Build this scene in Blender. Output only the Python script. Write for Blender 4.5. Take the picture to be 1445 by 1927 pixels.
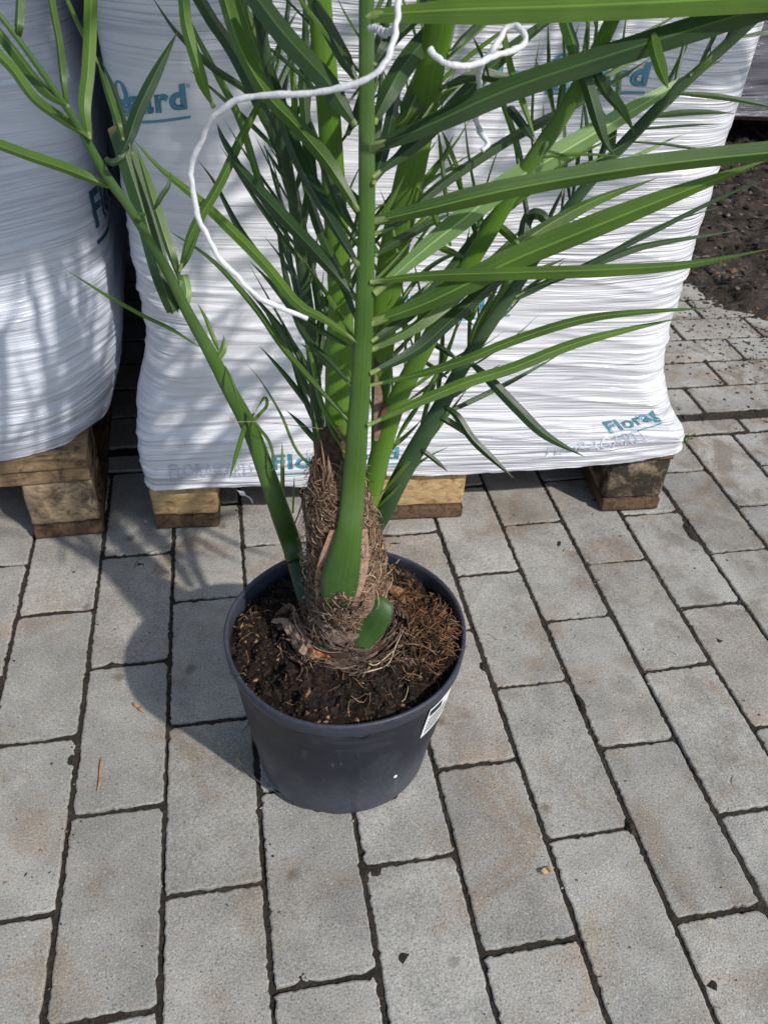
import bpy, bmesh, math, random
import numpy as np
from mathutils import Vector, Matrix
from mathutils.bvhtree import BVHTree

for o in list(bpy.data.objects): bpy.data.objects.remove(o)
SC = bpy.context.scene
COL = SC.collection
R = math.radians

# ------------------------------------------------------------------ camera
CR = Vector((0.98333669, -0.17481014, 0.04990360))
CU = Vector((0.07509892, 0.64060072, 0.76419295))
CF = Vector((0.16555696, 0.74771126, -0.64305425))
CC = Vector((0.31114854, -0.90182211, 0.82133205))
FPX = 1527.35
cd = bpy.data.cameras.new('camera'); cam = bpy.data.objects.new('camera', cd); COL.objects.link(cam)
m = Matrix(((CR.x, CU.x, -CF.x, CC.x), (CR.y, CU.y, -CF.y, CC.y), (CR.z, CU.z, -CF.z, CC.z), (0, 0, 0, 1)))
cam.matrix_world = m
cd.sensor_fit = 'VERTICAL'; cd.sensor_height = 24.0; cd.lens = FPX / 1927 * 24.0
cd.clip_start = 0.01; cd.clip_end = 500
cd.dof.use_dof = True; cd.dof.focus_distance = 0.86; cd.dof.aperture_fstop = 11
SC.camera = cam

# ------------------------------------------------------------------ light
SUN = Vector((0.135, -0.159, 0.200)).normalized()
W = bpy.data.worlds.new('World'); SC.world = W; W.use_nodes = True
nt = W.node_tree; nt.nodes.clear()
sky = nt.nodes.new('ShaderNodeTexSky'); sky.sky_type = 'NISHITA'; sky.sun_disc = False
sky.sun_elevation = math.asin(SUN.z); sky.sun_rotation = math.atan2(SUN.x, SUN.y)
bg = nt.nodes.new('ShaderNodeBackground'); bg.inputs[1].default_value = 0.115
wo = nt.nodes.new('ShaderNodeOutputWorld')
nt.links.new(sky.outputs[0], bg.inputs[0]); nt.links.new(bg.outputs[0], wo.inputs[0])
sd = bpy.data.lights.new('sun', 'SUN'); sd.energy = 3.1; sd.angle = R(1.3); sd.color = (1.0, 0.96, 0.90)
so = bpy.data.objects.new('sun', sd); COL.objects.link(so)
so.rotation_euler = SUN.to_track_quat('Z', 'Y').to_euler(); so.location = (2, -2, 3)
SC.view_settings.view_transform = 'Standard'; SC.view_settings.look = 'None'
SC.view_settings.exposure = 0.33; SC.view_settings.gamma = 1.0

# ------------------------------------------------------------------ helpers
def at(px, py, d):
    """point seen at photo pixel px,py at forward distance d from the camera"""
    return CC + d * (CF + CR * ((px - 722.5) / FPX) - CU * ((py - 963.5) / FPX))
def ray(px, py):
    return CF + CR * ((px - 722.5) / FPX) - CU * ((py - 963.5) / FPX)
def on_z(px, py, z=0.0):
    v = ray(px, py); return CC + v * ((z - CC.z) / v.z)

def tag(o, label=None, cat=None, group=None, kind=None):
    if label: o['label'] = label
    if cat: o['category'] = cat
    if group: o['group'] = group
    if kind: o['kind'] = kind
    return o
def empty(name, loc=(0, 0, 0), rz=0.0):
    o = bpy.data.objects.new(name, None); COL.objects.link(o)
    o.location = loc; o.rotation_euler = (0, 0, rz); o.empty_display_size = 0.05
    return o
def mesh_obj(name, verts, faces, mat=None, parent=None, smooth=True, world=False, uv=None):
    me = bpy.data.meshes.new(name)
    me.from_pydata([tuple(v) for v in verts], [], [tuple(f) for f in faces]); me.update()
    if smooth: me.polygons.foreach_set('use_smooth', [True] * len(me.polygons))
    if uv is not None:
        l = me.uv_layers.new(name='UVMap')
        li = np.empty(len(me.loops), dtype=np.int32); me.loops.foreach_get('vertex_index', li)
        l.data.foreach_set('uv', np.asarray(uv, dtype=np.float32)[li].ravel())
    if mat: me.materials.append(mat)
    o = bpy.data.objects.new(name, me); COL.objects.link(o)
    if parent:
        o.parent = parent
        if world: o.matrix_parent_inverse = world_of(parent).inverted()
    return o
def world_of(o):
    mw = Matrix.LocRotScale(o.location, o.rotation_euler, o.scale)
    if o.parent: return world_of(o.parent) @ o.matrix_parent_inverse @ mw
    return mw

def hash2(ix, iy, seed):
    v = np.sin(ix * 127.1 + iy * 311.7 + seed * 74.7) * 43758.5453
    return v - np.floor(v)
def vn(x, y, seed=0):
    x = np.asarray(x, float); y = np.asarray(y, float)
    ix = np.floor(x); iy = np.floor(y); fx = x - ix; fy = y - iy
    fx = fx * fx * fx * (fx * (fx * 6 - 15) + 10); fy = fy * fy * fy * (fy * (fy * 6 - 15) + 10)
    a = hash2(ix, iy, seed); b = hash2(ix + 1, iy, seed); c = hash2(ix, iy + 1, seed); d = hash2(ix + 1, iy + 1, seed)
    return (a + (b - a) * fx) * (1 - fy) + (c + (d - c) * fx) * fy
def fbm(x, y, seed=0, oc=4):
    t = 0; a = 0.5; n = 0
    for i in range(oc):
        t = t + a * vn(x, y, seed + i * 7); n += a; x = np.asarray(x) * 2.03 + 3.1; y = np.asarray(y) * 2.03 + 1.7; a *= 0.5
    return t / n

# ------------------------------------------------------------------ node materials
class NM:
    def __init__(s, name):
        s.m = bpy.data.materials.new(name); s.m.use_nodes = True
        s.t = s.m.node_tree; s.b = s.t.nodes['Principled BSDF']; s.out = s.t.nodes['Material Output']
    def n(s, typ, **kw):
        nd = s.t.nodes.new(typ)
        for k, v in kw.items():
            if k in nd.inputs: nd.inputs[k].default_value = v
            else: setattr(nd, k, v)
        return nd
    def l(s, a, b): s.t.links.new(a, b)
    def coords(s, kind='Object', scale=(1, 1, 1), rot=(0, 0, 0)):
        tc = s.n('ShaderNodeTexCoord'); mp = s.n('ShaderNodeMapping')
        mp.inputs['Scale'].default_value = scale; mp.inputs['Rotation'].default_value = rot
        s.l(tc.outputs[kind], mp.inputs[0]); return mp.outputs[0]
    def noise(s, vec, scale, detail=4, rough=0.55, dist=0.0):
        nd = s.n('ShaderNodeTexNoise', Scale=scale, Detail=detail, Roughness=rough, Distortion=dist)
        s.l(vec, nd.inputs['Vector']); return nd.outputs['Fac']
    def ramp(s, fac, stops):
        r = s.n('ShaderNodeValToRGB'); e = r.color_ramp.elements
        while len(e) < len(stops): e.new(0.5)
        for i, (p, c) in enumerate(stops):
            e[i].position = p; e[i].color = (c, c, c, 1) if isinstance(c, (int, float)) else (*c, 1)
        s.l(fac, r.inputs[0]); return r.outputs[0]
    def mix(s, fac, a, b, mode='MIX'):
        x = s.n('ShaderNodeMix', data_type='RGBA', blend_type=mode)
        for v, i in ((fac, 0), (a, 6), (b, 7)):
            if isinstance(v, (int, float)): x.inputs[i].default_value = v
            elif isinstance(v, tuple): x.inputs[i].default_value = (*v, 1)
            else: s.l(v, x.inputs[i])
        return x.outputs[2]
    def math(s, op, a, b=0.0):
        x = s.n('ShaderNodeMath', operation=op)
        for i, v in enumerate((a, b)):
            if isinstance(v, (int, float)): x.inputs[i].default_value = v
            else: s.l(v, x.inputs[i])
        return x.outputs[0]
    def bump(s, h, strength=0.5, dist=0.001, normal=None):
        x = s.n('ShaderNodeBump', Strength=strength, Distance=dist)
        s.l(h, x.inputs['Height'])
        if normal: s.l(normal, x.inputs['Normal'])
        return x.outputs[0]
    def col(s, c):
        if isinstance(c, tuple): s.b.inputs['Base Color'].default_value = (*c, 1)
        else: s.l(c, s.b.inputs['Base Color'])
    def rough(s, r):
        if isinstance(r, (int, float)): s.b.inputs['Roughness'].default_value = r
        else: s.l(r, s.b.inputs['Roughness'])
    def spec(s, v): s.b.inputs['Specular IOR Level'].default_value = v
    def nrm(s, n): s.l(n, s.b.inputs['Normal'])

def mat_paver():
    k = NM('concrete paver'); v = k.coords('Object')
    at_ = k.n('ShaderNodeAttribute', attribute_name='tone')
    base = k.ramp(at_.outputs['Fac'], [(0, (0.288, 0.277, 0.250)), (0.35, (0.324, 0.313, 0.285)), (0.7, (0.350, 0.338, 0.307)), (0.85, (0.316, 0.291, 0.258)), (1, (0.368, 0.353, 0.318))])
    blot = k.ramp(k.noise(v, 9, 5, 0.6, 0.4), [(0.35, 0.80), (0.62, 1.08)])
    c = k.mix(1.0, base, blot, 'MULTIPLY')
    grime = k.ramp(k.noise(v, 26, 5, 0.65, 0.3), [(0.36, 0.74), (0.55, 1.0)])
    c = k.mix(0.55, c, k.mix(1.0, c, grime, 'MULTIPLY'))
    brown = k.ramp(k.noise(v, 7.5, 4, 0.6, 1.2), [(0.54, 0.0), (0.66, 0.58)])
    c = k.mix(brown, c, k.mix(1.0, c, (0.86, 0.70, 0.56), 'MULTIPLY'))
    sx = k.n('ShaderNodeSeparateXYZ'); k.l(v, sx.inputs[0])
    side = k.ramp(k.math('MULTIPLY', sx.outputs[0], 0.6), [(0.30, 0.12), (0.75, 1.0)])   # trodden soil, heavier towards the soil bed
    mud = k.math('MULTIPLY', side, k.ramp(k.noise(v, 11, 6, 0.72, 0.7), [(0.50, 0.0), (0.62, 0.75)]))
    c = k.mix(mud, c, (0.150, 0.120, 0.088))
    g1 = k.noise(v, 520, 2, 0.7); c = k.mix(1.0, c, k.ramp(g1, [(0.30, 0.62), (0.50, 1.0), (0.70, 1.36)]), 'MULTIPLY')
    vo = k.n('ShaderNodeTexVoronoi', Scale=330.0); k.l(v, vo.inputs['Vector'])
    pick = k.n('ShaderNodeSeparateColor'); k.l(vo.outputs['Color'], pick.inputs[0])
    near = k.math('LESS_THAN', vo.outputs['Distance'], 0.33)
    white = k.math('MULTIPLY', k.math('GREATER_THAN', pick.outputs[0], 0.93), near)
    dark = k.math('MULTIPLY', k.math('GREATER_THAN', pick.outputs[1], 0.88), near)
    c = k.mix(k.math('MULTIPLY', white, 0.40), c, (0.55, 0.54, 0.50)); c = k.mix(k.math('MULTIPLY', dark, 0.6), c, (0.10, 0.095, 0.09))
    vo2 = k.n('ShaderNodeTexVoronoi', Scale=21.0); k.l(v, vo2.inputs['Vector'])
    p2 = k.n('ShaderNodeSeparateColor'); k.l(vo2.outputs['Color'], p2.inputs[0])
    spot = k.math('MULTIPLY', k.math('GREATER_THAN', p2.outputs[0], 0.72), k.ramp(k.math('ADD', vo2.outputs['Distance'], k.math('MULTIPLY', k.noise(v, 90, 3), 0.22)), [(0.18, 0.65), (0.30, 0.0)]))
    c = k.mix(spot, c, (0.115, 0.085, 0.06))
    k.col(c); k.rough(0.9); k.spec(0.25)
    h = k.math('ADD', k.noise(v, 420, 3, 0.7), k.math('MULTIPLY', k.noise(v, 60, 3), 0.8))
    k.nrm(k.bump(h, 0.55, 0.0016)); return k.m
def mat_dirt(name, c0, c1, c2, sc=120, bump=0.004):
    k = NM(name); v = k.coords('Object')
    n = k.noise(v, sc, 6, 0.7); n2 = k.noise(v, sc * 0.15, 4, 0.6)
    c = k.mix(k.ramp(n2, [(0.35, 0.0), (0.65, 1.0)]), k.ramp(n, [(0.3, c0), (0.55, c1), (0.75, c2)]), k.ramp(n, [(0.3, c0), (0.8, c1)]))
    k.col(c); k.rough(0.95); k.spec(0.15)
    k.nrm(k.bump(n, 0.9, bump)); return k.m
def mat_film(name, base, tint, wr=1.0, dark=0.5, clear=0.35):
    k = NM(name); tc = k.n('ShaderNodeTexCoord'); uv = tc.outputs['UV']
    wn = k.n('ShaderNodeTexNoise', Scale=3.0, Detail=2.0); k.l(uv, wn.inputs['Vector'])
    sep = k.n('ShaderNodeSeparateXYZ'); k.l(uv, sep.inputs[0])
    y = k.math('ADD', sep.outputs[1], k.math('MULTIPLY', wn.outputs['Fac'], 0.05))
    cb = k.n('ShaderNodeCombineXYZ'); k.l(sep.outputs[0], cb.inputs[0]); k.l(y, cb.inputs[1]); v0 = cb.outputs[0]
    def st(sx, sy, det, ro, off=0.0):
        mp = k.n('ShaderNodeMapping'); mp.inputs['Scale'].default_value = (sx, sy, 1); mp.inputs['Location'].default_value = (off, off * 2, off)
        k.l(v0, mp.inputs[0]); return k.noise(mp.outputs[0], 1.0, det, ro, 0.25)
    a = st(2.6, 105, 3, 0.55); b = st(4.5, 240, 2, 0.5, 3.3); c_ = st(1.3, 40, 3, 0.5, 7.7)
    ridge = lambda f: k.math('SUBTRACT', 1.0, k.math('MULTIPLY', k.math('ABSOLUTE', k.math('SUBTRACT', f, 0.5)), 7.0))
    ra = k.math('MAXIMUM', ridge(a), 0.0); rb = k.math('MAXIMUM', ridge(b), 0.0); rc = k.math('MAXIMUM', ridge(c_), 0.0)
    h = k.math('ADD', k.math('ADD', k.math('MULTIPLY', ra, 1.0), k.math('MULTIPLY', rb, 0.45)), k.math('MULTIPLY', rc, 1.0))
    amt = k.ramp(st(1.5, 4, 2, 0.5, 11.0), [(0.38, 0.15), (0.62, 1.0)])
    h = k.math('MULTIPLY', h, amt)
    # shadow between the wrinkles, painted as a darker tone in the creases
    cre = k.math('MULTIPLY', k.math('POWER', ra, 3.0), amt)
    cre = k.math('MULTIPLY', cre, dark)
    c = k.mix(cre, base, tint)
    dirt = k.ramp(st(7, 16, 5, 0.65, 21.0), [(0.66, 0.0), (0.76, 0.5)])
    c = k.mix(k.math('MULTIPLY', dirt, 0.5), c, (0.42, 0.36, 0.27))
    k.col(c); k.rough(0.42); k.spec(0.5)
    k.b.inputs['Coat Weight'].default_value = clear; k.b.inputs['Coat Roughness'].default_value = 0.16
    nb = k.bump(h, 0.62 * wr, 0.0026); k.nrm(nb); k.l(nb, k.b.inputs['Coat Normal']); return k.m
def mat_plain(name, c, rough=0.6, spec=0.4, var=0.25, sc=60, bump=0.0, metal=0):
    k = NM(name); v = k.coords('Object'); n = k.noise(v, sc, 5, 0.6)
    lo = tuple(x * (1 - var) for x in c); hi = tuple(min(1, x * (1 + var)) for x in c)
    k.col(k.ramp(n, [(0.3, lo), (0.7, hi)])); k.rough(rough); k.spec(spec)
    if bump: k.nrm(k.bump(n, 0.6, bump))
    return k.m
def mat_wood(name, c0, c1, dirt=0.5, seed=0.0, stretch=(14, 90, 90), dc=(0.035, 0.028, 0.022)):
    k = NM(name); v = k.coords('Object', stretch); mp = k.n('ShaderNodeMapping'); mp.inputs['Location'].default_value = (seed, seed, seed); k.l(v, mp.inputs[0])
    n = k.noise(mp.outputs[0], 1.0, 6, 0.68, 0.8)
    c = k.ramp(n, [(0.28, c0), (0.52, c1), (0.75, tuple(x * 1.3 for x in c1))])
    w = k.coords('Object'); mp2 = k.n('ShaderNodeMapping'); mp2.inputs['Location'].default_value = (seed * 3, seed, 1); k.l(w, mp2.inputs[0])
    d = k.ramp(k.noise(mp2.outputs[0], 24, 6, 0.7, 0.6), [(0.62 - dirt * 0.28, 0.0), (0.72 - dirt * 0.2, 0.92)])
    c = k.mix(d, c, dc)
    k.col(c); k.rough(0.85); k.spec(0.2); k.nrm(k.bump(n, 0.8, 0.0028)); return k.m
def mat_leaf(name, dark, light, trans=0.22, rough=0.36, stalk=False):
    k = NM(name); tc = k.n('ShaderNodeTexCoord'); oi = k.n('ShaderNodeObjectInfo')
    sep = k.n('ShaderNodeSeparateXYZ'); k.l(tc.outputs['UV'], sep.inputs[0])
    mp = k.n('ShaderNodeMapping'); mp.inputs['Scale'].default_value = (44, 0.8, 1) if stalk else (26, 1.4, 1); k.l(tc.outputs['UV'], mp.inputs[0])
    st = k.noise(mp.outputs[0], 1.0, 3, 0.6)
    g = k.noise(k.coords('Object'), 11, 3, 0.6)
    f = k.math('ADD', k.math('MULTIPLY', st, 0.40), k.math('ADD', k.math('MULTIPLY', g, 0.45), k.math('MULTIPLY', oi.outputs['Random'], 0.22)))
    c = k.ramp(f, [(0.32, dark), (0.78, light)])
    # pale midrib
    mid = k.ramp(k.math('ABSOLUTE', k.math('SUBTRACT', sep.outputs[0], 0.5)), [(0.0, 0.0 if stalk else 0.55), (0.06, 0.0)])
    c = k.mix(mid, c, tuple(min(1, x * 1.9 + 0.02) for x in light))
    tip = k.ramp(sep.outputs[1], [(0.955, 0.0), (0.99, 0.85)])
    c = k.mix(tip, c, (0.20, 0.13, 0.06))
    if stalk: # scars, dry flecks and a dull waxy bloom
        mz = k.n('ShaderNodeMapping'); mz.inputs['Scale'].default_value = (7, 30, 1); k.l(tc.outputs['UV'], mz.inputs[0])
        sc = k.ramp(k.noise(mz.outputs[0], 1.0, 5, 0.65), [(0.64, 0.0), (0.70, 0.75)]); c = k.mix(sc, c, (0.13, 0.11, 0.04))
        bl = k.ramp(k.noise(k.coords('Object'), 18, 4, 0.6), [(0.45, 0.0), (0.75, 0.35)]); c = k.mix(bl, c, (0.16, 0.22, 0.10))
    k.col(c); k.rough(rough); k.spec(0.5)
    bm_ = k.bump(st, 0.35, 0.0006); k.nrm(bm_)
    tr = k.n('ShaderNodeBsdfTranslucent'); k.l(k.mix(1.0, c, (1.9, 2.4, 0.7), 'MULTIPLY'), tr.inputs[0])
    ms = k.n('ShaderNodeMixShader'); ms.inputs[0].default_value = trans
    k.l(k.b.outputs[0], ms.inputs[1]); k.l(tr.outputs[0], ms.inputs[2]); k.l(ms.outputs[0], k.out.inputs[0])
    return k.m
def mat_pot():
    k = NM('black plastic pot'); v = k.coords('Object')
    sep = k.n('ShaderNodeSeparateXYZ'); k.l(v, sep.inputs[0])
    n = k.noise(v, 30, 5, 0.65); n2 = k.noise(v, 210, 3, 0.6)
    c = k.ramp(n, [(0.3, (0.007, 0.008, 0.015)), (0.7, (0.015, 0.017, 0.028))])
    hz = k.math('ADD', sep.outputs[2], k.math('MULTIPLY', k.math('SUBTRACT', n, 0.5), 0.06))
    dust = k.ramp(hz, [(0.0, 0.85), (0.055, 0.45), (0.10, 0.06), (0.176, 0.03), (0.182, 0.30), (0.2, 0.42)])
    dust = k.math('MULTIPLY', dust, k.ramp(n2, [(0.3, 0.55), (0.7, 1.0)]))
    sm = k.ramp(k.noise(v, 9, 5, 0.7, 0.8), [(0.50, 0.0), (0.66, 0.28)]); dust = k.math('MAXIMUM', dust, sm)
    c = k.mix(dust, c, (0.10, 0.11, 0.145))
    mp = k.n('ShaderNodeMapping'); mp.inputs['Scale'].default_value = (60, 60, 14); mp.inputs['Rotation'].default_value = (0.5, 1.1, 0.3); k.l(v, mp.inputs[0])
    scr = k.math('MULTIPLY', k.ramp(k.noise(mp.outputs[0], 1.6, 4, 0.6), [(0.60, 0.0), (0.66, 0.6)]), k.ramp(k.noise(v, 14, 2), [(0.5, 0.0), (0.62, 0.7)]))
    c = k.mix(scr, c, (0.17, 0.18, 0.21))
    k.col(c); k.rough(k.ramp(n, [(0.3, 0.40), (0.7, 0.55)])); k.spec(0.32)
    k.nrm(k.bump(k.noise(v, 140, 4, 0.6), 0.3, 0.0006)); return k.m
def mat_vcol(name, rough=0.8, spec=0.2):
    k = NM(name); a = k.n('ShaderNodeAttribute', attribute_name='tint'); v = k.coords('Object')
    c = k.mix(1.0, a.outputs['Color'], k.ramp(k.noise(v, 300, 3), [(0.3, 0.65), (0.7, 1.25)]), 'MULTIPLY')
    k.col(c); k.rough(rough); k.spec(spec); return k.m

M = {}
M['paver'] = mat_paver()
M['joint'] = mat_dirt('joint dirt', (0.018, 0.015, 0.012), (0.055, 0.046, 0.036), (0.11, 0.092, 0.070), 260, 0.004)
M['soil_bed'] = mat_dirt('trodden soil', (0.020, 0.015, 0.012), (0.070, 0.056, 0.045), (0.20, 0.17, 0.14), 38, 0.014)
M['soil'] = mat_dirt('potting soil', (0.006, 0.004, 0.003), (0.022, 0.014, 0.010), (0.075, 0.048, 0.030), 150, 0.006)
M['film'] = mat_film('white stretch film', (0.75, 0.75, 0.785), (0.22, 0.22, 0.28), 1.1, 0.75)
M['film_left'] = mat_film('shaded white stretch film', (0.64, 0.68, 0.76), (0.22, 0.23, 0.32), 0.9, 0.45, 0.5)  # same white film, with bluish shade put into its colour
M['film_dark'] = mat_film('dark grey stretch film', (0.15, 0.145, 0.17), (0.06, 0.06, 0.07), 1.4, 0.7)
M['print'] = mat_film('print ink under film', (0.085, 0.28, 0.38), (0.04, 0.12, 0.17), 1.0, 0.5)
M['print_dark'] = mat_film('print dark ink under film', (0.020, 0.080, 0.16), (0.01, 0.03, 0.06), 1.0, 0.5)
M['print_faint'] = mat_film('print faint ink under film', (0.70, 0.73, 0.83), (0.35, 0.37, 0.45), 1.0, 0.5)
M['print_white'] = mat_film('print white ink under film', (0.74, 0.76, 0.80), (0.35, 0.35, 0.4), 1.0, 0.5)
M['wood_light'] = mat_wood('pale pallet block', (0.22, 0.13, 0.055), (0.48, 0.33, 0.17), 0.12, 1.0, (60, 60, 120))
M['wood_old'] = mat_wood('weathered pallet block', (0.10, 0.07, 0.045), (0.32, 0.235, 0.15), 0.45, 2.0, (70, 70, 110))
M['wood_black'] = mat_wood('mud blackened pallet block', (0.09, 0.065, 0.045), (0.30, 0.23, 0.15), 1.0, 5.0, (70, 70, 110), (0.02, 0.017, 0.014))
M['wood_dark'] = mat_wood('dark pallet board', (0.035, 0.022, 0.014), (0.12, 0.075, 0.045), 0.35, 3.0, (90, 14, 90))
M['wood_board'] = mat_wood('grey brown pallet board', (0.08, 0.055, 0.035), (0.27, 0.18, 0.10), 0.4, 4.0, (14, 90, 90))
M['burn'] = mat_plain('burnt stamp', (0.035, 0.018, 0.008), 0.8, 0.2, 0.3, 150)
M['pot'] = mat_pot()
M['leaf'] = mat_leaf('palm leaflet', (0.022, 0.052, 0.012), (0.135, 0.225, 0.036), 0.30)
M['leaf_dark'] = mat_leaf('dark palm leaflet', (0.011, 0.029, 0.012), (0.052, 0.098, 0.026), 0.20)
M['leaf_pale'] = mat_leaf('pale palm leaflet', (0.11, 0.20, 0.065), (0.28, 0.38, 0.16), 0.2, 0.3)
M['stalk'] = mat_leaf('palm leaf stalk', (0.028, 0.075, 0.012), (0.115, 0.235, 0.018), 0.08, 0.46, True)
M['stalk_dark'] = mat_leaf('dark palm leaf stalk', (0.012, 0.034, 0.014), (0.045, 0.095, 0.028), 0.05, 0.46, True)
M['stalk_lit'] = mat_leaf('sunlit palm leaf stalk', (0.045, 0.120, 0.010), (0.190, 0.360, 0.020), 0.12, 0.42, True)  # lit copy of the stalk, sunlight put into its colour
M['stump'] = mat_leaf('cut palm leaf base', (0.012, 0.036, 0.010), (0.055, 0.125, 0.018), 0.04, 0.5, True)
M['bark'] = mat_plain('palm trunk fibre mat', (0.085, 0.050, 0.030), 0.9, 0.15, 0.6, 170, 0.004)
M['fibre'] = mat_vcol('dry palm fibre')
M['bits'] = mat_vcol('loose bits')
M['string'] = mat_plain('white plastic string', (0.62, 0.63, 0.65), 0.35, 0.5, 0.10, 260, 0.0015)
_b = M['string'].node_tree.nodes['Principled BSDF']; _b.inputs['Subsurface Weight'].default_value = 0.5; _b.inputs['Subsurface Scale'].default_value = 0.004; _b.inputs['Subsurface Radius'].default_value = (1, 1, 1)
M['sticker'] = mat_plain('white paper sticker', (0.78, 0.79, 0.80), 0.5, 0.4, 0.03)
M['ink'] = mat_plain('black ink', (0.02, 0.02, 0.025), 0.6, 0.3, 0.1)
M['knot'] = mat_plain('yellow green leaflet joint', (0.15, 0.20, 0.06), 0.5, 0.3, 0.2)

# ------------------------------------------------------------------ ground
rng = random.Random(4)
def paver_poly(x0, y0, x1, y1, V, F, T, gap=0.0018):
    """one paver with ragged worn arrises, its top near z = 0"""
    x0 += gap; y0 += gap; x1 -= gap; y1 -= gap
    j = lambda a=0.0009: rng.uniform(-a, a)
    x0 += j(); x1 += j(); y0 += j(); y1 += j()
    near = (-0.9 < x0 < 2.0 and -1.0 < y0 < 1.0)
    st = 0.0042 if near else 0.05
    def side(a, b):
        n = max(2, int(math.dist(a, b) / st)); return [(a[0] + (b[0] - a[0]) * i / n, a[1] + (b[1] - a[1]) * i / n) for i in range(n)]
    c = 0.0025
    loop = side((x0 + c, y0), (x1 - c, y0)) + side((x1, y0 + c), (x1, y1 - c)) + side((x1 - c, y1), (x0 + c, y1)) + side((x0, y1 - c), (x0, y0 + c))
    cx, cy = (x0 + x1) / 2, (y0 + y1) / 2
    tilt = (rng.uniform(-0.006, 0.006), rng.uniform(-0.004, 0.004)); dz = rng.uniform(-0.0008, 0.0008)
    zf = lambda x, y: dz + tilt[0] * (x - cx) * 0.8 + tilt[1] * (y - cy) * 0.8
    tone = rng.random()
    L = len(loop); base = len(V)
    rr = [abs(rng.gauss(0, 0.0009)) + (0.0022 * rng.random() if rng.random() < 0.03 else 0) for _ in range(L)]
    for ins, z in ((0.0, -0.03), (0.0, -0.0035), (0.0005, -0.0009), (0.0020, 0.0)):
        for i, (x, y) in enumerate(loop):
            k = ins + (rr[i] if z > -0.02 else 0)
            sx = 1 if x < cx else -1; sy = 1 if y < cy else -1
            ex = min(x - x0, x1 - x); ey = min(y - y0, y1 - y)
            dx = sx * k if ex < 0.0045 else 0; dy = sy * k if ey < 0.0045 else 0
            V.append((x + dx, y + dy, z + zf(x, y)))
    for r in range(3):
        for i in range(L):
            a = base + r * L + i; b = base + r * L + (i + 1) % L
            F.append((a, b, b + L, a + L))
    F.append(tuple(base + 3 * L + i for i in range(L)))
    T += [tone] * (len(V) - base)
V, F, T = [], [], []
P = 0.1; H = 0.10118
soilzone = lambda x, y: y > 0.86 + 0.25 * max(0, 1.5 - x) * 0 and x > 1.46 and (y > 0.52 + (1.72 - x) * 0.95)
for i in range(-16, 34):
    # column between line i and i+1 ; joints on even or odd j (j grows towards the camera)
    par = 0 if i % 2 else 1
    x0 = i * P; x1 = x0 + P
    js = [j for j in range(-2, 24) if (j % 2) == par]
    prev = -0.205 * -1
    ys = [0.2] + [-j * H for j in js if -j * H < 0.19]
    for a, b in zip(ys[:-1], ys[1:]): paver_poly(x0, b, x1, a, V, F, T)
# soldier strip of long slabs
x = -2.0
while x < 4.0:
    paver_poly(x, 0.203, x + 0.247, 0.249, V, F, T, 0.002); x += 0.249
# rows beyond the strip, laid across
y = 0.270; r = 0
while y < 2.6:
    off = 1.185 + 0.0945 * r
    x = off - 0.19 * 16
    while x < 4.2:
        xm, ym = x + 0.095, y + 0.047
        if not (xm > 1.46 and ym > 0.60 and (ym > 0.56 + (1.62 - xm) * 1.2)):
            paver_poly(x, y, x + 0.19, y + 0.094, V, F, T, 0.003)
        x += 0.19
    y += 0.094; r += 1
pv = mesh_obj('pavement', V, F, M['paver'], smooth=False)
a = pv.data.attributes.new('tone', 'FLOAT', 'POINT'); a.data.foreach_set('value', T)
tag(pv, kind='structure')

# dirt between and under the pavers, reaching to the horizon
def sheet(name, xs, ys, zfun, mat):
    X, Y = np.meshgrid(xs, ys); Z = zfun(X, Y)
    nx, ny = len(xs), len(ys)
    vs = np.stack([X.ravel(), Y.ravel(), Z.ravel()], 1)
    idx = np.arange(nx * ny).reshape(ny, nx)
    fs = np.stack([idx[:-1, :-1].ravel(), idx[:-1, 1:].ravel(), idx[1:, 1:].ravel(), idx[1:, :-1].ravel()], 1)
    return mesh_obj(name, vs.tolist(), fs.tolist(), mat)
xs = np.concatenate([[-150, -40, -10, -3], np.arange(-1.0, 2.0, 0.008), [2.5, 4, 10, 40, 150]])
ys = np.concatenate([[-150, -40, -10, -3], np.arange(-0.9, 0.9, 0.008), [1.5, 3, 10, 40, 150]])
g = sheet('ground', xs, ys, lambda X, Y: -0.0030 + 0.0040 * (fbm(X * 45, Y * 45, 3) - 0.5) * 2 * ((np.abs(X) < 3) & (np.abs(Y) < 3)), M['joint'])
tag(g, kind='structure')

# soil bed at the right beyond the pavers
def soilz(X, Y):
    d = np.minimum(X - 1.44, 0.9 * (Y - (0.60 + (1.58 - X) * 0.9)))
    d = d + 0.16 * (fbm(X * 9, Y * 9, 9, 5) - 0.5)
    ramp = np.clip(d / 0.10, -0.4, 1)
    return 0.004 + 0.018 * ramp + (0.060 * (fbm(X * 11, Y * 11, 11, 5) - 0.5) + 0.026 * (fbm(X * 40, Y * 40, 12, 3) - 0.5)) * np.clip(ramp + 0.3, 0, 1)
s_ = sheet('soil_bed', np.concatenate([np.arange(1.25, 2.8, 0.010), [3, 4, 6]]), np.concatenate([np.arange(0.45, 2.2, 0.010), [2.5, 3, 5, 8]]), soilz, M['soil_bed'])
tag(s_, kind='structure')

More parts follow.
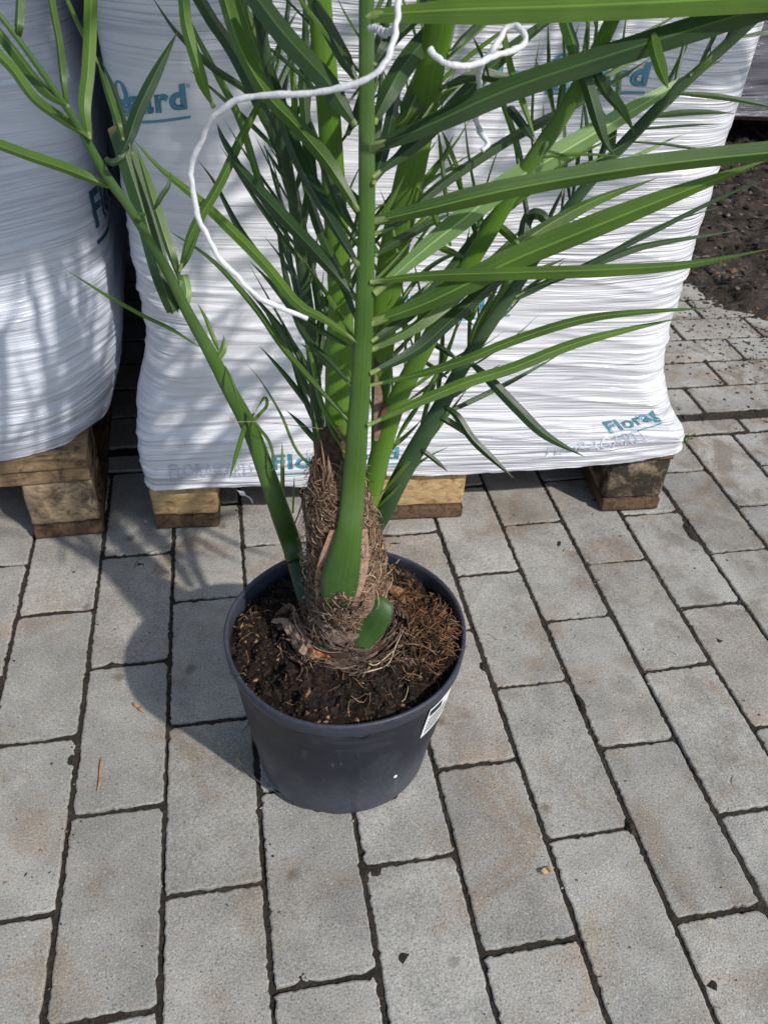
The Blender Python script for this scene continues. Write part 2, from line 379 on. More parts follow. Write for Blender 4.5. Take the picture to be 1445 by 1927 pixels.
# ------------------------------------------------------------------ generic shapes
def box_bm(bm, x0, x1, y0, y1, z0, z1, bev=0.003, jit=0.0012, seg=0.02, seed=0):
    """a sawn wooden block: subdivided, rounded, slightly ragged"""
    b2 = bmesh.new(); bmesh.ops.create_cube(b2, size=1.0)
    bmesh.ops.scale(b2, vec=(x1 - x0, y1 - y0, z1 - z0), verts=b2.verts)
    bmesh.ops.translate(b2, vec=((x0 + x1) / 2, (y0 + y1) / 2, (z0 + z1) / 2), verts=b2.verts)
    bmesh.ops.bevel(b2, geom=list(b2.edges), offset=bev, segments=2, affect='EDGES', profile=0.6)
    for _ in range(4):
        lg = [e for e in b2.edges if e.calc_length() > seg]
        if not lg: break
        bmesh.ops.subdivide_edges(b2, edges=lg, cuts=1, use_grid_fill=True)
    r2 = random.Random(seed)
    for v in b2.verts: v.co += Vector((r2.gauss(0, jit), r2.gauss(0, jit), r2.gauss(0, jit * 0.6)))
    me = bpy.data.meshes.new('t'); b2.to_mesh(me); b2.free(); bm.from_mesh(me); bpy.data.meshes.remove(me)
def bm_obj(name, bm, mat, parent=None, smooth=True):
    me = bpy.data.meshes.new(name); bm.to_mesh(me); bm.free()
    if smooth: me.polygons.foreach_set('use_smooth', [True] * len(me.polygons))
    me.materials.append(mat); o = bpy.data.objects.new(name, me); COL.objects.link(o); o.parent = parent
    return o

def make_pallet(loc, rz, label, mats, group='wooden pallets under the wrapped stacks', W=0.79, D=1.2, seed=0):
    root = empty('wooden_pallet', loc, rz)          # origin: middle of the front edge, on the ground
    tag(root, label, 'pallet', group)
    h = W / 2
    cols = [(-h, -h + 0.095, 0), (-0.0725, 0.0725, 1), (h - 0.095, h, 2)]
    for x0, x1, i in cols:
        bm = bmesh.new(); box_bm(bm, x0 + 0.001, x1 + 0.001, -0.002, D, 0.002, 0.0235, 0.003, 0.0007, 0.05, seed + i)
        bm_obj('bottom_board', bm, mats['bottom'], root)
        for k, yy in enumerate((0.002, D / 2 - 0.05, D - 0.102)):
            bm = bmesh.new(); box_bm(bm, x0, x1, yy, yy + 0.1, 0.0245, 0.099, 0.005, 0.0007, 0.018, seed + i * 5 + k)
            bm_obj('block', bm, mats['block'][i] if k == 0 else mats['block'][1], root)
    for yy, w in ((0.0, 0.1), (D / 2 - 0.05, 0.1), (D - 0.1, 0.1)):
        bm = bmesh.new(); box_bm(bm, -h, h, yy, yy + w, 0.100, 0.121, 0.002, 0.0006, 0.05, seed + 20)
        bm_obj('stringer_board', bm, mats['board'], root)
    for x0, x1 in ((-h, -h + 0.145), (-h + 0.185, -h + 0.285), (-0.0725, 0.0725), (h - 0.285, h - 0.185), (h - 0.145, h)):
        bm = bmesh.new(); box_bm(bm, x0, x1, 0, D, 0.122, 0.143, 0.002, 0.0006, 0.05, seed + 30)
        bm_obj('deck_board', bm, mats['board'], root)
    return root

# ------------------------------------------------------------------ film wrapped stacks
class Stack:
    """a palletised block of filled bags under stretch film. s runs along the perimeter, s=0 at the front middle."""
    def __init__(s, prof, r0, D, disp, seed):
        s.prof = prof; s.D = D; s.disp = disp; s.seed = seed; s.r0 = r0
        s.a0 = prof(np.array([0.5]))['xr'][0]
    def raw(s, S, Z):
        S = np.asarray(S, float); Z = np.asarray(Z, float)
        p = s.prof(Z); xl, xr, yf, r = p['xl'], p['xr'], p['yf'], p['r']
        out = np.zeros(S.shape + (3,)); N = np.zeros_like(out)
        for sg in (1, -1):
            mk = (S >= 0) if sg == 1 else (S < 0)
            a = xr if sg == 1 else -xl
            A = np.abs(S); f0 = s.a0 - s.r0; q0 = s.r0 * math.pi / 2
            f = a - r
            # front
            t = np.clip(A / f0, 0, 1); x = t * f; y = yf + 0 * x; nx = 0 * x; ny = -1 + 0 * x
            # corner
            th = np.clip((A - f0) / q0, 0, 1) * math.pi / 2
            x = np.where(A > f0, f + r * np.sin(th), x); y = np.where(A > f0, yf + r - r * np.cos(th), y)
            nx = np.where(A > f0, np.sin(th), nx); ny = np.where(A > f0, -np.cos(th), ny)
            # side
            L = np.clip(A - f0 - q0, 0, None)
            y = np.where(L > 0, yf + r + L, y)
            # back, after the side's length
            side = s.D - 2 * s.r0
            B = np.clip(L - side, 0, None)
            y = np.where(B > 0, yf + r + side + np.minimum(B, 0.06) * 0.8, y); x = np.where(B > 0, np.maximum(a - B * 1.05, 0), x)
            ny = np.where(B > 0, 1.0, ny); nx = np.where(B > 0, 0.0, nx)
            out[..., 0] = np.where(mk, sg * x, out[..., 0]); out[..., 1] = np.where(mk, y, out[..., 1])
            N[..., 0] = np.where(mk, sg * nx, N[..., 0]); N[..., 1] = np.where(mk, ny, N[..., 1])
        out[..., 2] = Z
        return out, N
    def pos(s, S, Z, off=0.0):
        p, n = s.raw(S, Z); return p + n * (s.disp(np.asarray(S, float), np.asarray(Z, float)) + off)[..., None]
    def build(s, name, zs, ss, mat, parent):
        SS, ZZ = np.meshgrid(ss, zs); Pn = s.pos(SS, ZZ)
        # loose bottom hem
        Pn[0, :, 2] += 0.0045 * (fbm(SS[0] * 22, SS[0] * 0, 5 + s.seed) - 0.5) * 2
        nz, ns = SS.shape; vs = Pn.reshape(-1, 3)
        idx = np.arange(nz * ns).reshape(nz, ns)
        fs = np.stack([idx[:-1, :-1].ravel(), idx[:-1, 1:].ravel(), idx[1:, 1:].ravel(), idx[1:, :-1].ravel()], 1)
        top = len(vs); V2 = vs.tolist() + [[0, s.D / 2, float(zs[-1]) + 0.02]]
        fl = fs.tolist() + [[int(idx[-1, i]), int(idx[-1, i + 1]), top] for i in range(ns - 1)]
        uv = np.concatenate([np.stack([SS.ravel(), ZZ.ravel()], 1), [[0, 1.5]]], 0)
        s.bvh = BVHTree.FromPolygons(V2, fl)
        return mesh_obj(name, V2, fl, mat, parent, uv=uv)
def smooth(e0, e1, x):
    t = np.clip((x - e0) / (e1 - e0), 0, 1); return t * t * (3 - 2 * t)
def interp(z, pts):
    return np.interp(z, [p[0] for p in pts], [p[1] for p in pts])
def ridge(v, p=2.0): return np.clip(1 - np.abs(v - 0.5) * 5, 0, 1) ** p
def film_disp(seed, k=1.0, sag=0.03):
    def d(S, Z):
        zz = Z + sag * np.sin(S * 3.1 + 0.6) * smooth(0.75, 0.15, Z) * 0.6 + 0.03 * (fbm(S * 3, Z * 3, seed) - 0.5)
        low = 0.010 * (fbm(S * 3.2, Z * 5.5, seed + 1, 3) - 0.5)
        amp = 0.22 + 0.78 * smooth(0.62, 0.35, Z + 0.12 * (fbm(S * 4, Z * 4, seed + 9) - 0.5))
        w = 0.0013 * ridge(fbm(S * 1.6, zz * 34, seed + 2, 2)) + 0.0013 * ridge(fbm(S * 2.4, zz * 80, seed + 3, 2)) + 0.0006 * ridge(fbm(S * 4, zz * 150, seed + 4, 1)) + 0.0022 * ridge(fbm(S * 1.3, (Z + 0.16 * S) * 22, seed + 13, 2), 3) + 0.0018 * ridge(fbm(S * 1.6, (Z - 0.12 * S) * 30, seed + 15, 2), 3)
        fold = 0.0035 * ridge(fbm(S * 2.0 + zz * 1.5, zz * 9, seed + 6, 2), 3)
        return low + k * (w * amp + fold * (1.3 - amp))
    return d
ZS = np.concatenate([np.arange(0.0, 0.70, 0.0021), np.arange(0.70, 1.32, 0.03)])

def text_mesh(body, off=0.0):
    cu = bpy.data.curves.new('lettering', 'FONT'); cu.body = body; cu.size = 1.0; cu.offset = off; cu.space_character = 0.98 + off * 3; cu.resolution_u = 4
    o = bpy.data.objects.new('lettering', cu); COL.objects.link(o)
    dg = bpy.context.evaluated_depsgraph_get(); me = bpy.data.meshes.new_from_object(o.evaluated_get(dg))
    bpy.data.objects.remove(o); bpy.data.curves.remove(cu)
    return me
def wrap_shape(stack, me2d, fn, name, mat, parent, off=0.0006, seg=0.0025):
    """take a flat mesh, place it with fn(x,y)->(s,z) and lay it on the stack's film"""
    bm = bmesh.new(); bm.from_mesh(me2d)
    bmesh.ops.remove_doubles(bm, verts=bm.verts, dist=1e-5)
    for v in bm.verts: a, b = fn(v.co.x, v.co.y); v.co = Vector((a, b, 0))
    bmesh.ops.triangulate(bm, faces=bm.faces)
    for _ in range(7):
        lg = [e for e in bm.edges if e.calc_length() > seg]
        if not lg: break
        bmesh.ops.subdivide_edges(bm, edges=lg, cuts=1); bmesh.ops.triangulate(bm, faces=bm.faces)
    S = np.array([v.co.x for v in bm.verts]); Z = np.array([v.co.y for v in bm.verts]); 
    _, Nn = stack.raw(S, Z); Pa = stack.pos(S, Z, 0.02); Pp = []
    for p, q in zip(Pa, Nn):   # drop each point onto the film itself
        q = Vector(q).normalized(); h = stack.bvh.ray_cast(Vector(p), -q, 0.06)
        Pp.append((h[0] if h[0] is not None else Vector(p) - q * .02) + q * off)
    bm.verts.index_update(); ul = bm.loops.layers.uv.new('UVMap')
    for f in bm.faces:
        for l in f.loops: l[ul].uv = (S[l.vert.index], Z[l.vert.index])
    for v, p in zip(bm.verts, Pp): v.co = Vector(p)
    bmesh.ops.recalc_face_normals(bm, faces=bm.faces)
    return bm_obj(name, bm, mat, parent, smooth=True)
def flat_poly(polys):
    bm = bmesh.new()
    for pl in polys: bm.faces.new([bm.verts.new((x, y, 0)) for x, y in pl])
    me = bpy.data.meshes.new('flat'); bm.to_mesh(me); bm.free(); return me
def line_fn(p0, p1, w, h, skew=0.0, shear=0.0):
    """unit text (width w) onto segment p0->p1 in (s,z), letter height scale h"""
    dx, dz = p1[0] - p0[0], p1[1] - p0[1]
    def fn(x, y): return p0[0] + dx * x / w + shear * y * h, p0[1] + dz * x / w + y * h + skew * (x / w) ** 2
    return fn
def local_sz(stack_root, stack, px, py, s_front=True):
    """(s,z) on the stack's front face seen at a photo pixel"""
    mw = world_of(stack_root).inverted(); c = mw @ CC; v = (mw.to_3x3() @ ray(px, py))
    z = 0.4
    for _ in range(6):
        pr = stack.prof(np.array([z])); t = (pr['yf'][0] - c.y) / v.y; p = c + v * t; z = p.z
    pr = stack.prof(np.array([z])); a = pr['xr'][0] if p.x > 0 else -pr['xl'][0]
    f = a - pr['r'][0]; f0 = stack.a0 - stack.r0
    return p.x / f * f0, p.z
def word(stack, root, body, a, b, hpx, mat, name='printed_word', off=0.02, label=None, underline=None, skew=0.0, seg=0.0025, lift=0.0006):
    me = text_mesh(body, off); xs_ = [v.co.x for v in me.vertices]; x0, w = min(xs_), max(xs_) - min(xs_)
    p0 = local_sz(root, stack, *a); p1 = local_sz(root, stack, *b); pt = local_sz(root, stack, a[0], a[1] - hpx)
    h = (pt[1] - p0[1]) / 0.70
    fn0 = line_fn(p0, p1, w, h, skew)
    o = wrap_shape(stack, me, lambda x, y: fn0(x - x0, y), name, mat, root, lift, seg)
    if label: o['label'] = label
    if underline:
        u0, u1, uy, ut = underline
        m2 = flat_poly([[(u0 * w, uy - ut), (u1 * w, uy - ut), (u1 * w, uy), (u0 * w, uy)]])
        wrap_shape(stack, m2, fn0, 'printed_underline', mat, root, lift, 0.006)
    return fn0, w

# main stack, local frame = pallet frame (x along the front, y into depth)
RZ_MAIN = math.atan2(-0.0557, 0.9984)
root_main = empty('wrapped_stack', (0.5685, 0.031, 0.0), RZ_MAIN)
tag(root_main, 'large block of peat sacks in creased white stretch film behind the potted palm', 'wrapped stack', 'film wrapped stacks of sacks on pallets')
def prof_main(Z):
    xr = interp(Z, [(0, .398), (.13, .396), (.158, .392), (.185, .372), (.23, .356), (.30, .352), (.36, .353), (.60, .357), (1.3, .35)])
    xl = -interp(Z, [(0, .392), (.10, .394), (.155, .398), (.175, .397), (.22, .392), (.26, .378), (.30, .372), (.40, .376), (.65, .380), (1.3, .37)])
    yf = interp(Z, [(0, -.010), (.14, -.012), (.162, -.008), (.185, .000), (.24, .002), (.4, -.002), (.7, 0), (1.3, .01)])
    r = interp(Z, [(0, .012), (.15, .014), (.18, .030), (.24, .062), (.32, .075), (1.3, .085)])
    return dict(xr=xr, xl=xl, yf=yf, r=r)
st_main = Stack(prof_main, 0.075, 1.2, film_disp(3, 1.0), 1)
zz = ZS + 0.092
ss = np.concatenate([[-2.2, -1.9, -1.6], np.arange(-1.5, -0.5, 0.03), np.arange(-0.5, 0.5, 0.0065), np.arange(0.5, 1.5, 0.03), [1.6, 1.9, 2.2]])
# the hem of the film: higher in the middle, ragged near the left block
def hem(S): return interp(S, [(-.6, .093), (-.28, .088), (-.20, .084), (-.115, .084), (-.095, .100), (-.05, .100), (.0, .095), (.08, .095), (.15, .099), (.20, .104), (.25, .112), (.285, .122), (.34, .128), (.6, .13)])
_pos = st_main.pos
def pos_hem(S, Z, off=0.0):
    S = np.asarray(S, float); Z = np.asarray(Z, float)
    Zr = np.where(Z < 0.15, 0.15 - (0.15 - Z) * (0.15 - hem(S) - 0.003 * (fbm(S * 60, S * 0 + 2, 8) - 0.5)) / (0.15 - 0.092), Z)
    return _pos(S, Zr, off)
st_main.pos = pos_hem
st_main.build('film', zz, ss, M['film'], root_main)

def badge(stack, root, px, py, wpx):
    """round emblem with a white drop, and a band with two words under it"""
    c = local_sz(root, stack, px, py); e = local_sz(root, stack, px + wpx / 2, py); rad = abs(e[0] - c[0])
    n = 40; polys = []
    ring = [(math.cos(2 * math.pi * i / n), math.sin(2 * math.pi * i / n)) for i in range(n)]
    def drop(a):
        x, y = math.cos(a), math.sin(a); rr = 0.52 * (1 + 0.55 * max(0, y) ** 3); return x * rr * 0.8 - 0.08 * y, y * rr
    dr = [drop(2 * math.pi * i / n) for i in range(n)]
    for i in range(n):
        j = (i + 1) % n; polys.append([ring[i], ring[j], dr[j], dr[i]])
    wrap_shape(stack, flat_poly(polys), lambda x, y: (c[0] + x * rad, c[1] + y * rad * 1.05), 'printed_emblem', M['print'], root, 0.0006, 0.0025)
    band = flat_poly([[(-1.05, -2.0), (1.05, -2.0), (1.15, -1.5), (1.05, -1.02), (-1.05, -1.02), (-1.15, -1.5)]])
    wrap_shape(stack, band, lambda x, y: (c[0] + x * rad, c[1] + y * rad * 0.95), 'printed_band', M['print'], root, 0.0006, 0.0025)
    for txt, yy in (('Floragard', -1.44), ('Product', -1.86)):
        me = text_mesh(txt, 0.012); w = max(v.co.x for v in me.vertices)
        wrap_shape(stack, me, lambda x, y: (c[0] + (x / w - 0.5) * 1.75 * rad, c[1] + (yy + y * 0.42) * rad * 0.95), 'printed_word', M['print_white'], root, 0.0012, 0.0025)

word(st_main, root_main, 'gard', (222, 221), (353, 203), 44, M['print'], off=0.046, underline=(-0.25, 1.03, -0.25, 0.09))
word(st_main, root_main, '®', (351, 166), (358, 165), 8, M['print'], off=0.0, seg=0.002)
badge(st_main, root_main, 204, 186, 46)
word(st_main, root_main, 'gard', (1082, 162), (1216, 160), 43, M['print'], off=0.046, underline=(-0.1, 1.0, -0.20, 0.09))
word(st_main, root_main, '®', (1222, 121), (1229, 121), 8, M['print'], off=0.0, seg=0.002)
word(st_main, root_main, 'Flora', (905, 160), (1030, 161), 43, M['print'], off=0.030)
badge(st_main, root_main, 1056, 128, 46)
word(st_main, root_main, 'Floragard', (742, 598), (962, 578), 38, M['print'], off=0.028, underline=(0, 1, -0.26, 0.06))
word(st_main, root_main, 'Floragard', (513, 878), (750, 866), 23, M['print'], off=0.028, underline=(0, 1, -0.24, 0.07))
word(st_main, root_main, 'Florag', (1146, 812), (1246, 786), 20, M['print'], off=0.034, underline=(0, 0.9, -0.30, 0.08), skew=0.004)
word(st_main, root_main, 'FLORAGARD', (1025, 862), (1212, 830), 22, M['print_faint'], off=0.008)
word(st_main, root_main, 'FLORAGARD', (322, 893), (476, 888), 22, M['print_faint'], off=0.008)
# word on the left end, round the corner
me = text_mesh('Floragard', 0.03)
wrap_shape(st_main, me, lambda x, y: (-0.62 + x * 0.052, 0.325 + y * 0.055), 'printed_word', M['print'], root_main)
# torn flap of film hanging from the hem by the left block
bm = bmesh.new(); rr_ = random.Random(3); pts = []
for i in range(9):
    t = i / 8; p = on_z(452 + 24 * t, 917 + 22 * t + 3 * math.sin(t * 7), 0.088 - 0.02 * t); wv = 0.004 * (1 - t) + 0.0012
    pts.append((p + Vector((-wv, -0.006, 0.002 * math.sin(i * 2))), p + Vector((wv, -0.010, 0))))
vv = [[bm.verts.new(a), bm.verts.new(b)] for a, b in pts]
for a, b in zip(vv[:-1], vv[1:]): bm.faces.new((a[0], a[1], b[1], b[0]))
fo = bm_obj('film_shred', bm, M['film'], root_main); fo.matrix_parent_inverse = world_of(root_main).inverted()
make_pallet((0.5685, 0.031, 0.0), RZ_MAIN, 'wooden pallet with pale blocks under the stack behind the palm',
            dict(block=[M['wood_light'], M['wood_light'], M['wood_black']], bottom=M['wood_dark'], board=M['wood_board']), seed=1)

# left stack
RZ_L = R(2.0)
root_left = empty('wrapped_stack', (-0.296, 0.036, 0.0), RZ_L)
tag(root_left, 'bulging shaded white wrapped stack of sacks at the left edge with a rounded corner', 'wrapped stack', 'film wrapped stacks of sacks on pallets')
def prof_left(Z):
    xr = interp(Z, [(0, .400), (.145, .420), (.20, .440), (.27, .456), (.36, .462), (.5, .462), (.7, .456), (1.3, .44)])
    xl = -interp(Z, [(0, .40), (.2, .43), (1.3, .43)])
    yf = interp(Z, [(0, .008), (.14, .004), (.2, -.012), (.3, -.022), (.5, -.024), (.8, -.015), (1.3, .0)])
    r = interp(Z, [(0, .13), (.2, .15), (.4, .16), (1.3, .16)])
    return dict(xr=xr, xl=xl, yf=yf, r=r)
st_left = Stack(prof_left, 0.16, 1.2, film_disp(40, 0.9, 0.05), 2)
ssl = np.concatenate([[-2.3, -1.9], np.arange(-1.6, -0.3, 0.05), np.arange(-0.3, 1.2, 0.0075), np.arange(1.2, 1.75, 0.05), [1.9, 2.3]])
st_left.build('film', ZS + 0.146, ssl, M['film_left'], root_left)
me = text_mesh('Floragard', 0.030); w_ = max(v.co.x for v in me.vertices)
fnl = lambda x, y: (0.490 + x / w_ * 0.250, 0.430 + y * 0.060)
wrap_shape(st_left, me, fnl, 'printed_word', M['print_dark'], root_left)
wrap_shape(st_left, flat_poly([[(0, -0.36), (w_, -0.36), (w_, -0.26), (0, -0.26)]]), fnl, 'printed_underline', M['print_dark'], root_left)
pl = make_pallet((-0.296, 0.040, 0.0), RZ_L, 'weathered brown pallet with a burnt oval stamp under the left stack',
            dict(block=[M['wood_old'], M['wood_old'], M['wood_old']], bottom=M['wood_dark'], board=M['wood_board']), seed=50)
# burnt oval stamp on the outer side of its right front block
bm = bmesh.new(); n = 40; hx = 0.395 + 0.0022
for i in range(n):
    a0, a1 = 2 * math.pi * i / n, 2 * math.pi * (i + 1) / n
    q = [(math.cos(a) * k, math.sin(a) * k) for a in (a0, a1) for k in (1.0, 0.90)]
    vs = [bm.verts.new((hx, 0.052 + x * 0.042, 0.064 + y * 0.033)) for x, y in q]
    bm.faces.new((vs[0], vs[2], vs[3], vs[1]))
me = text_mesh('EUR', 0.015); w2 = max(v.co.x for v in me.vertices)
b2 = bmesh.new(); b2.from_mesh(me)
for v in b2.verts: v.co = Vector((hx, 0.052 + (v.co.x / w2 - 0.5) * 0.058, 0.064 + (v.co.y - 0.35) * 0.036))
m2 = bpy.data.meshes.new('t'); b2.to_mesh(m2); bm.from_mesh(m2); b2.free()
bm_obj('burnt_stamp', bm, M['burn'], pl, smooth=False)

# stacks farther back
def plain_stack(loc, rz, label, mat, seed, hw=0.42, z0=0.12):
    rt = empty('wrapped_stack', loc, rz); tag(rt, label, 'wrapped stack', 'film wrapped stacks of sacks on pallets')
    pf = lambda Z: dict(xr=hw + 0 * Z, xl=-hw + 0 * Z, yf=interp(Z, [(0, 0), (.1, -.005), (.4, -.03), (1.4, 0)]), r=0.06 + 0 * Z)
    s2 = Stack(pf, 0.06, 1.1, film_disp(seed, 1.6), seed)
    s2.build('film', np.arange(z0, 1.3, 0.008), np.concatenate([[-2.2, -1.8], np.arange(-1.4, 1.4, 0.02), [1.8, 2.2]]), mat, rt)
    return rt
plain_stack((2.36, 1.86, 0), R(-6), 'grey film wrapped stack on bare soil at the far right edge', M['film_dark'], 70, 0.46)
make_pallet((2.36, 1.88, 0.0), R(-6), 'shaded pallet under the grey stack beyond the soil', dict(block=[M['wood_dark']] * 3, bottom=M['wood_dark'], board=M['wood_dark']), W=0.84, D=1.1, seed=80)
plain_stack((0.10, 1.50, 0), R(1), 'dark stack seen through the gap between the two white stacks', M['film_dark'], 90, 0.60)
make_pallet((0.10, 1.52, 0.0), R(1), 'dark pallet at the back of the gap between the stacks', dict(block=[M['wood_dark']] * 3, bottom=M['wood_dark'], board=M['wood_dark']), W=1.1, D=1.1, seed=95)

# ------------------------------------------------------------------ pot
PX, PY = 0.4015, -0.3545
pot = empty('plant_pot', (PX, PY, 0.0)); pot.scale = (1.045, 1.045, 1.0)
tag(pot, 'scuffed black plastic pot full of dark soil on grey pavers, white sticker on its side', 'plant pot')
def lathe(prof, n=96, fn=None):
    V, F = [], []
    for r, z in prof:
        for i in range(n):
            a = 2 * math.pi * i / n; rr = r; zz_ = z
            if fn: rr, zz_ = fn(r, z, a)
            V.append((rr * math.cos(a), rr * math.sin(a), zz_))
    for k in range(len(prof) - 1):
        for i in range(n):
            a = k * n + i; b = k * n + (i + 1) % n; F.append((a, b, b + n, a + n))
    return V, F
def wob(r, z, a):
    dent = 0.0016 * math.sin(2 * a + 0.6) + 0.0007 * math.sin(5 * a + z * 30)
    zb = z
    if z < 0.012: # moulded feet notches at the base
        zb = z + 0.006 * max(0, math.sin(6 * a + 0.9)) ** 6
    return r + dent, zb
V, F = lathe([(0.060, 0.004), (0.088, 0.003), (0.091, 0.006), (0.0925, 0.012), (0.0935, 0.0135), (0.097, 0.05), (0.1035, 0.11), (0.1085, 0.155), (0.1115, 0.180), (0.1120, 0.1835),
              (0.1145, 0.1845), (0.1155, 0.187), (0.1165, 0.198), (0.1165, 0.2005), (0.1150, 0.2022), (0.1128, 0.2012), (0.1118, 0.198), (0.1100, 0.180), (0.108, 0.15), (0.100, 0.07)], fn=wob)
mesh_obj('pot_shell', V, F, M['pot'], pot)
def pot_r(z): return float(np.interp(z, [0.0135, 0.05, 0.11, 0.155, 0.18], [0.0935, 0.097, 0.1035, 0.1085, 0.1115]))
def pot_patch(name, a0, a1, z0, z1, mat, off, parent=pot, skew=0.0):
    V, F = [], []; na, nz = 14, 6
    for j in range(nz + 1):
        for i in range(na + 1):
            a = a0 + (a1 - a0) * i / na; z = z0 + (z1 - z0) * j / nz + skew * i / na
            r = wob(pot_r(z), z, a)[0] + off; V.append((r * math.cos(a), r * math.sin(a), z))
    for j in range(nz):
        for i in range(na): q = j * (na + 1) + i; F.append((q, q + 1, q + na + 2, q + na + 1))
    return mesh_obj(name, V, F, mat, parent)
stk = pot_patch('sticker', R(-54), R(-20), 0.122, 0.177, M['sticker'], 0.0012)
pot_patch('printed_bar', R(-53), R(-44), 0.163, 0.173, M['ink'], 0.0018, stk)
for i in range(6):
    pot_patch('printed_line', R(-52.5), R(-52.5 + (12 + (i * 37) % 13)), 0.129 + i * 0.0052, 0.1304 + i * 0.0052, M['ink'], 0.0017, stk)
# pale mark on the wall
bm = bmesh.new(); bmesh.ops.create_uvsphere(bm, u_segments=12, v_segments=8, radius=0.0022)
a = R(-68); z = 0.074
for v in bm.verts: v.co = Vector((v.co.x, v.co.y * 0.5, v.co.z * 0.9))
bmesh.ops.rotate(bm, cent=(0, 0, 0), matrix=Matrix.Rotation(a + math.pi / 2, 3, 'Z'), verts=bm.verts)
bmesh.ops.translate(bm, vec=(math.cos(a) * (pot_r(z) + .001), math.sin(a) * (pot_r(z) + .001), z), verts=bm.verts)
bm_obj('moulded_nub', bm, M['sticker'], pot)

# soil surface
def soil_h(x, y):
    r = np.sqrt(x * x + y * y)
    h = 0.190 + 0.036 * (fbm(x * 26 + 5, y * 26, 21, 5) - 0.5) + 0.012 * (fbm(x * 120, y * 120, 22, 3) - 0.5)
    h = h + 0.014 * np.exp(-((x - 0.005) ** 2 + (y - 0.01) ** 2) / 0.0018) + 0.016 * np.exp(-((x + 0.035) ** 2 + (y + 0.045) ** 2) / 0.0007) + 0.016 * np.exp(-((x - 0.082) ** 2 + (y + 0.015) ** 2) / 0.0010)
    return h - 0.006 * smooth(0.095, 0.112, r)
V, F = [], []; nr, na = 90, 220
V.append((0, 0, float(soil_h(np.array(0.), np.array(0.)))))
for j in range(1, nr + 1):
    A = np.arange(na) * 2 * math.pi / na; rr = (0.1112 + 0.0016 * np.sin(2 * A + 0.6)) * j / nr; X, Y = rr * np.cos(A), rr * np.sin(A); Z = soil_h(X, Y)
    V += list(zip(X.tolist(), Y.tolist(), Z.tolist()))
for i in range(na): F.append((0, 1 + i, 1 + (i + 1) % na))
for j in range(nr - 1):
    for i in range(na):
        a = 1 + j * na + i; b = 1 + j * na + (i + 1) % na; F.append((a, a + na, b + na, b))
soil = mesh_obj('soil', V, F, M['soil'], pot)

class Bits:
    """many small pieces with their own tint, gathered into one mesh"""
    def __init__(s): s.V, s.F, s.C = [], [], []
    def chip(s, p, size, col, r, flat=0.6, elong=1.0):
        b = len(s.V); dirs = [(1, 0, 0), (-1, 0, 0), (0, 1, 0), (0, -1, 0), (0, 0, 1), (0, 0, -1)]
        rot = Matrix.Rotation(r.uniform(0, 6.28), 3, 'Z') @ Matrix.Rotation(r.uniform(-0.5, 0.5), 3, 'X')
        for d in dirs:
            k = size * r.uniform(0.6, 1.3); v = rot @ Vector((d[0] * k * elong, d[1] * k, d[2] * k * flat)); s.V.append(tuple(Vector(p) + v))
        for f in ((0, 2, 4), (2, 1, 4), (1, 3, 4), (3, 0, 4), (2, 0, 5), (1, 2, 5), (3, 1, 5), (0, 3, 5)): s.F.append(tuple(b + i for i in f))
        s.C += [col] * 6
    def strand(s, pts, rad, col, taper=0.5):
        b = len(s.V); n = len(pts); pts = [Vector(p) for p in pts]
        for i, p in enumerate(pts):
            t = (pts[min(i + 1, n - 1)] - pts[max(i - 1, 0)])
            if t.length < 1e-7: t = Vector((0, 0, 1))
            t.normalize(); u = t.cross(Vector((0.3, 0.2, 1))).normalized(); w = t.cross(u); rr = rad * (1 - taper * i / max(1, n - 1))
            for k in range(3):
                a = 2.094 * k; s.V.append(tuple(p + (u * math.cos(a) + w * math.sin(a)) * rr))
        for i in range(n - 1):
            for k in range(3): q = b + i * 3; s.F.append((q + k, q + (k + 1) % 3, q + 3 + (k + 1) % 3, q + 3 + k))
        s.C += [col] * (3 * n)
    def ribbon(s, pts, w, side, col):
        b = len(s.V); n = len(pts)
        for i, p in enumerate(pts):
            ww = w * math.sin(math.pi * (0.12 + 0.86 * i / (n - 1))); sd_ = Vector(side) if not callable(side) else side(i / (n - 1))
            s.V += [tuple(Vector(p) - sd_ * ww), tuple(Vector(p) + sd_ * ww + Vector((0, 0, 0.0006)))]
        for i in range(n - 1): q = b + 2 * i; s.F.append((q, q + 1, q + 3, q + 2))
        s.C += [col] * (2 * n)
    def build(s, name, mat, parent=None, smooth=False, world=False):
        o = mesh_obj(name, s.V, s.F, mat, parent, smooth=smooth, world=world)
        a = o.data.attributes.new('tint', 'FLOAT_COLOR', 'POINT')
        a.data.foreach_set('color', np.array([(*c, 1) for c in s.C], dtype=np.float32).ravel()); return o
def shade(c, r, v=0.35):
    k = 1 + r.uniform(-v, v); return tuple(x * k for x in c)
TAN = (0.25, 0.155, 0.085); BRN = (0.12, 0.062, 0.032); DRK = (0.020, 0.014, 0.010); STRAW = (0.42, 0.34, 0.20); RUST = (0.22, 0.095, 0.035)
r5 = random.Random(11); B = Bits()
for i in range(5200):
    a = r5.uniform(0, 6.283); rr = 0.109 * math.sqrt(r5.random()); x, y = rr * math.cos(a), rr * math.sin(a)
    z = float(soil_h(np.array(x), np.array(y))); q = r5.random()
    left = x < -0.085; right = x > 0.04 and y > -0.03
    ptan = 0.16 if (left or right) else 0.04
    if q < ptan: B.chip((x, y, z + .0006), r5.uniform(.0008, .0026), shade(TAN if r5.random() < .5 else BRN, r5), r5, .5, r5.uniform(1, 2.4))
    else: B.chip((x, y, z), r5.uniform(.0008, .0032), shade(DRK, r5, .6), r5)
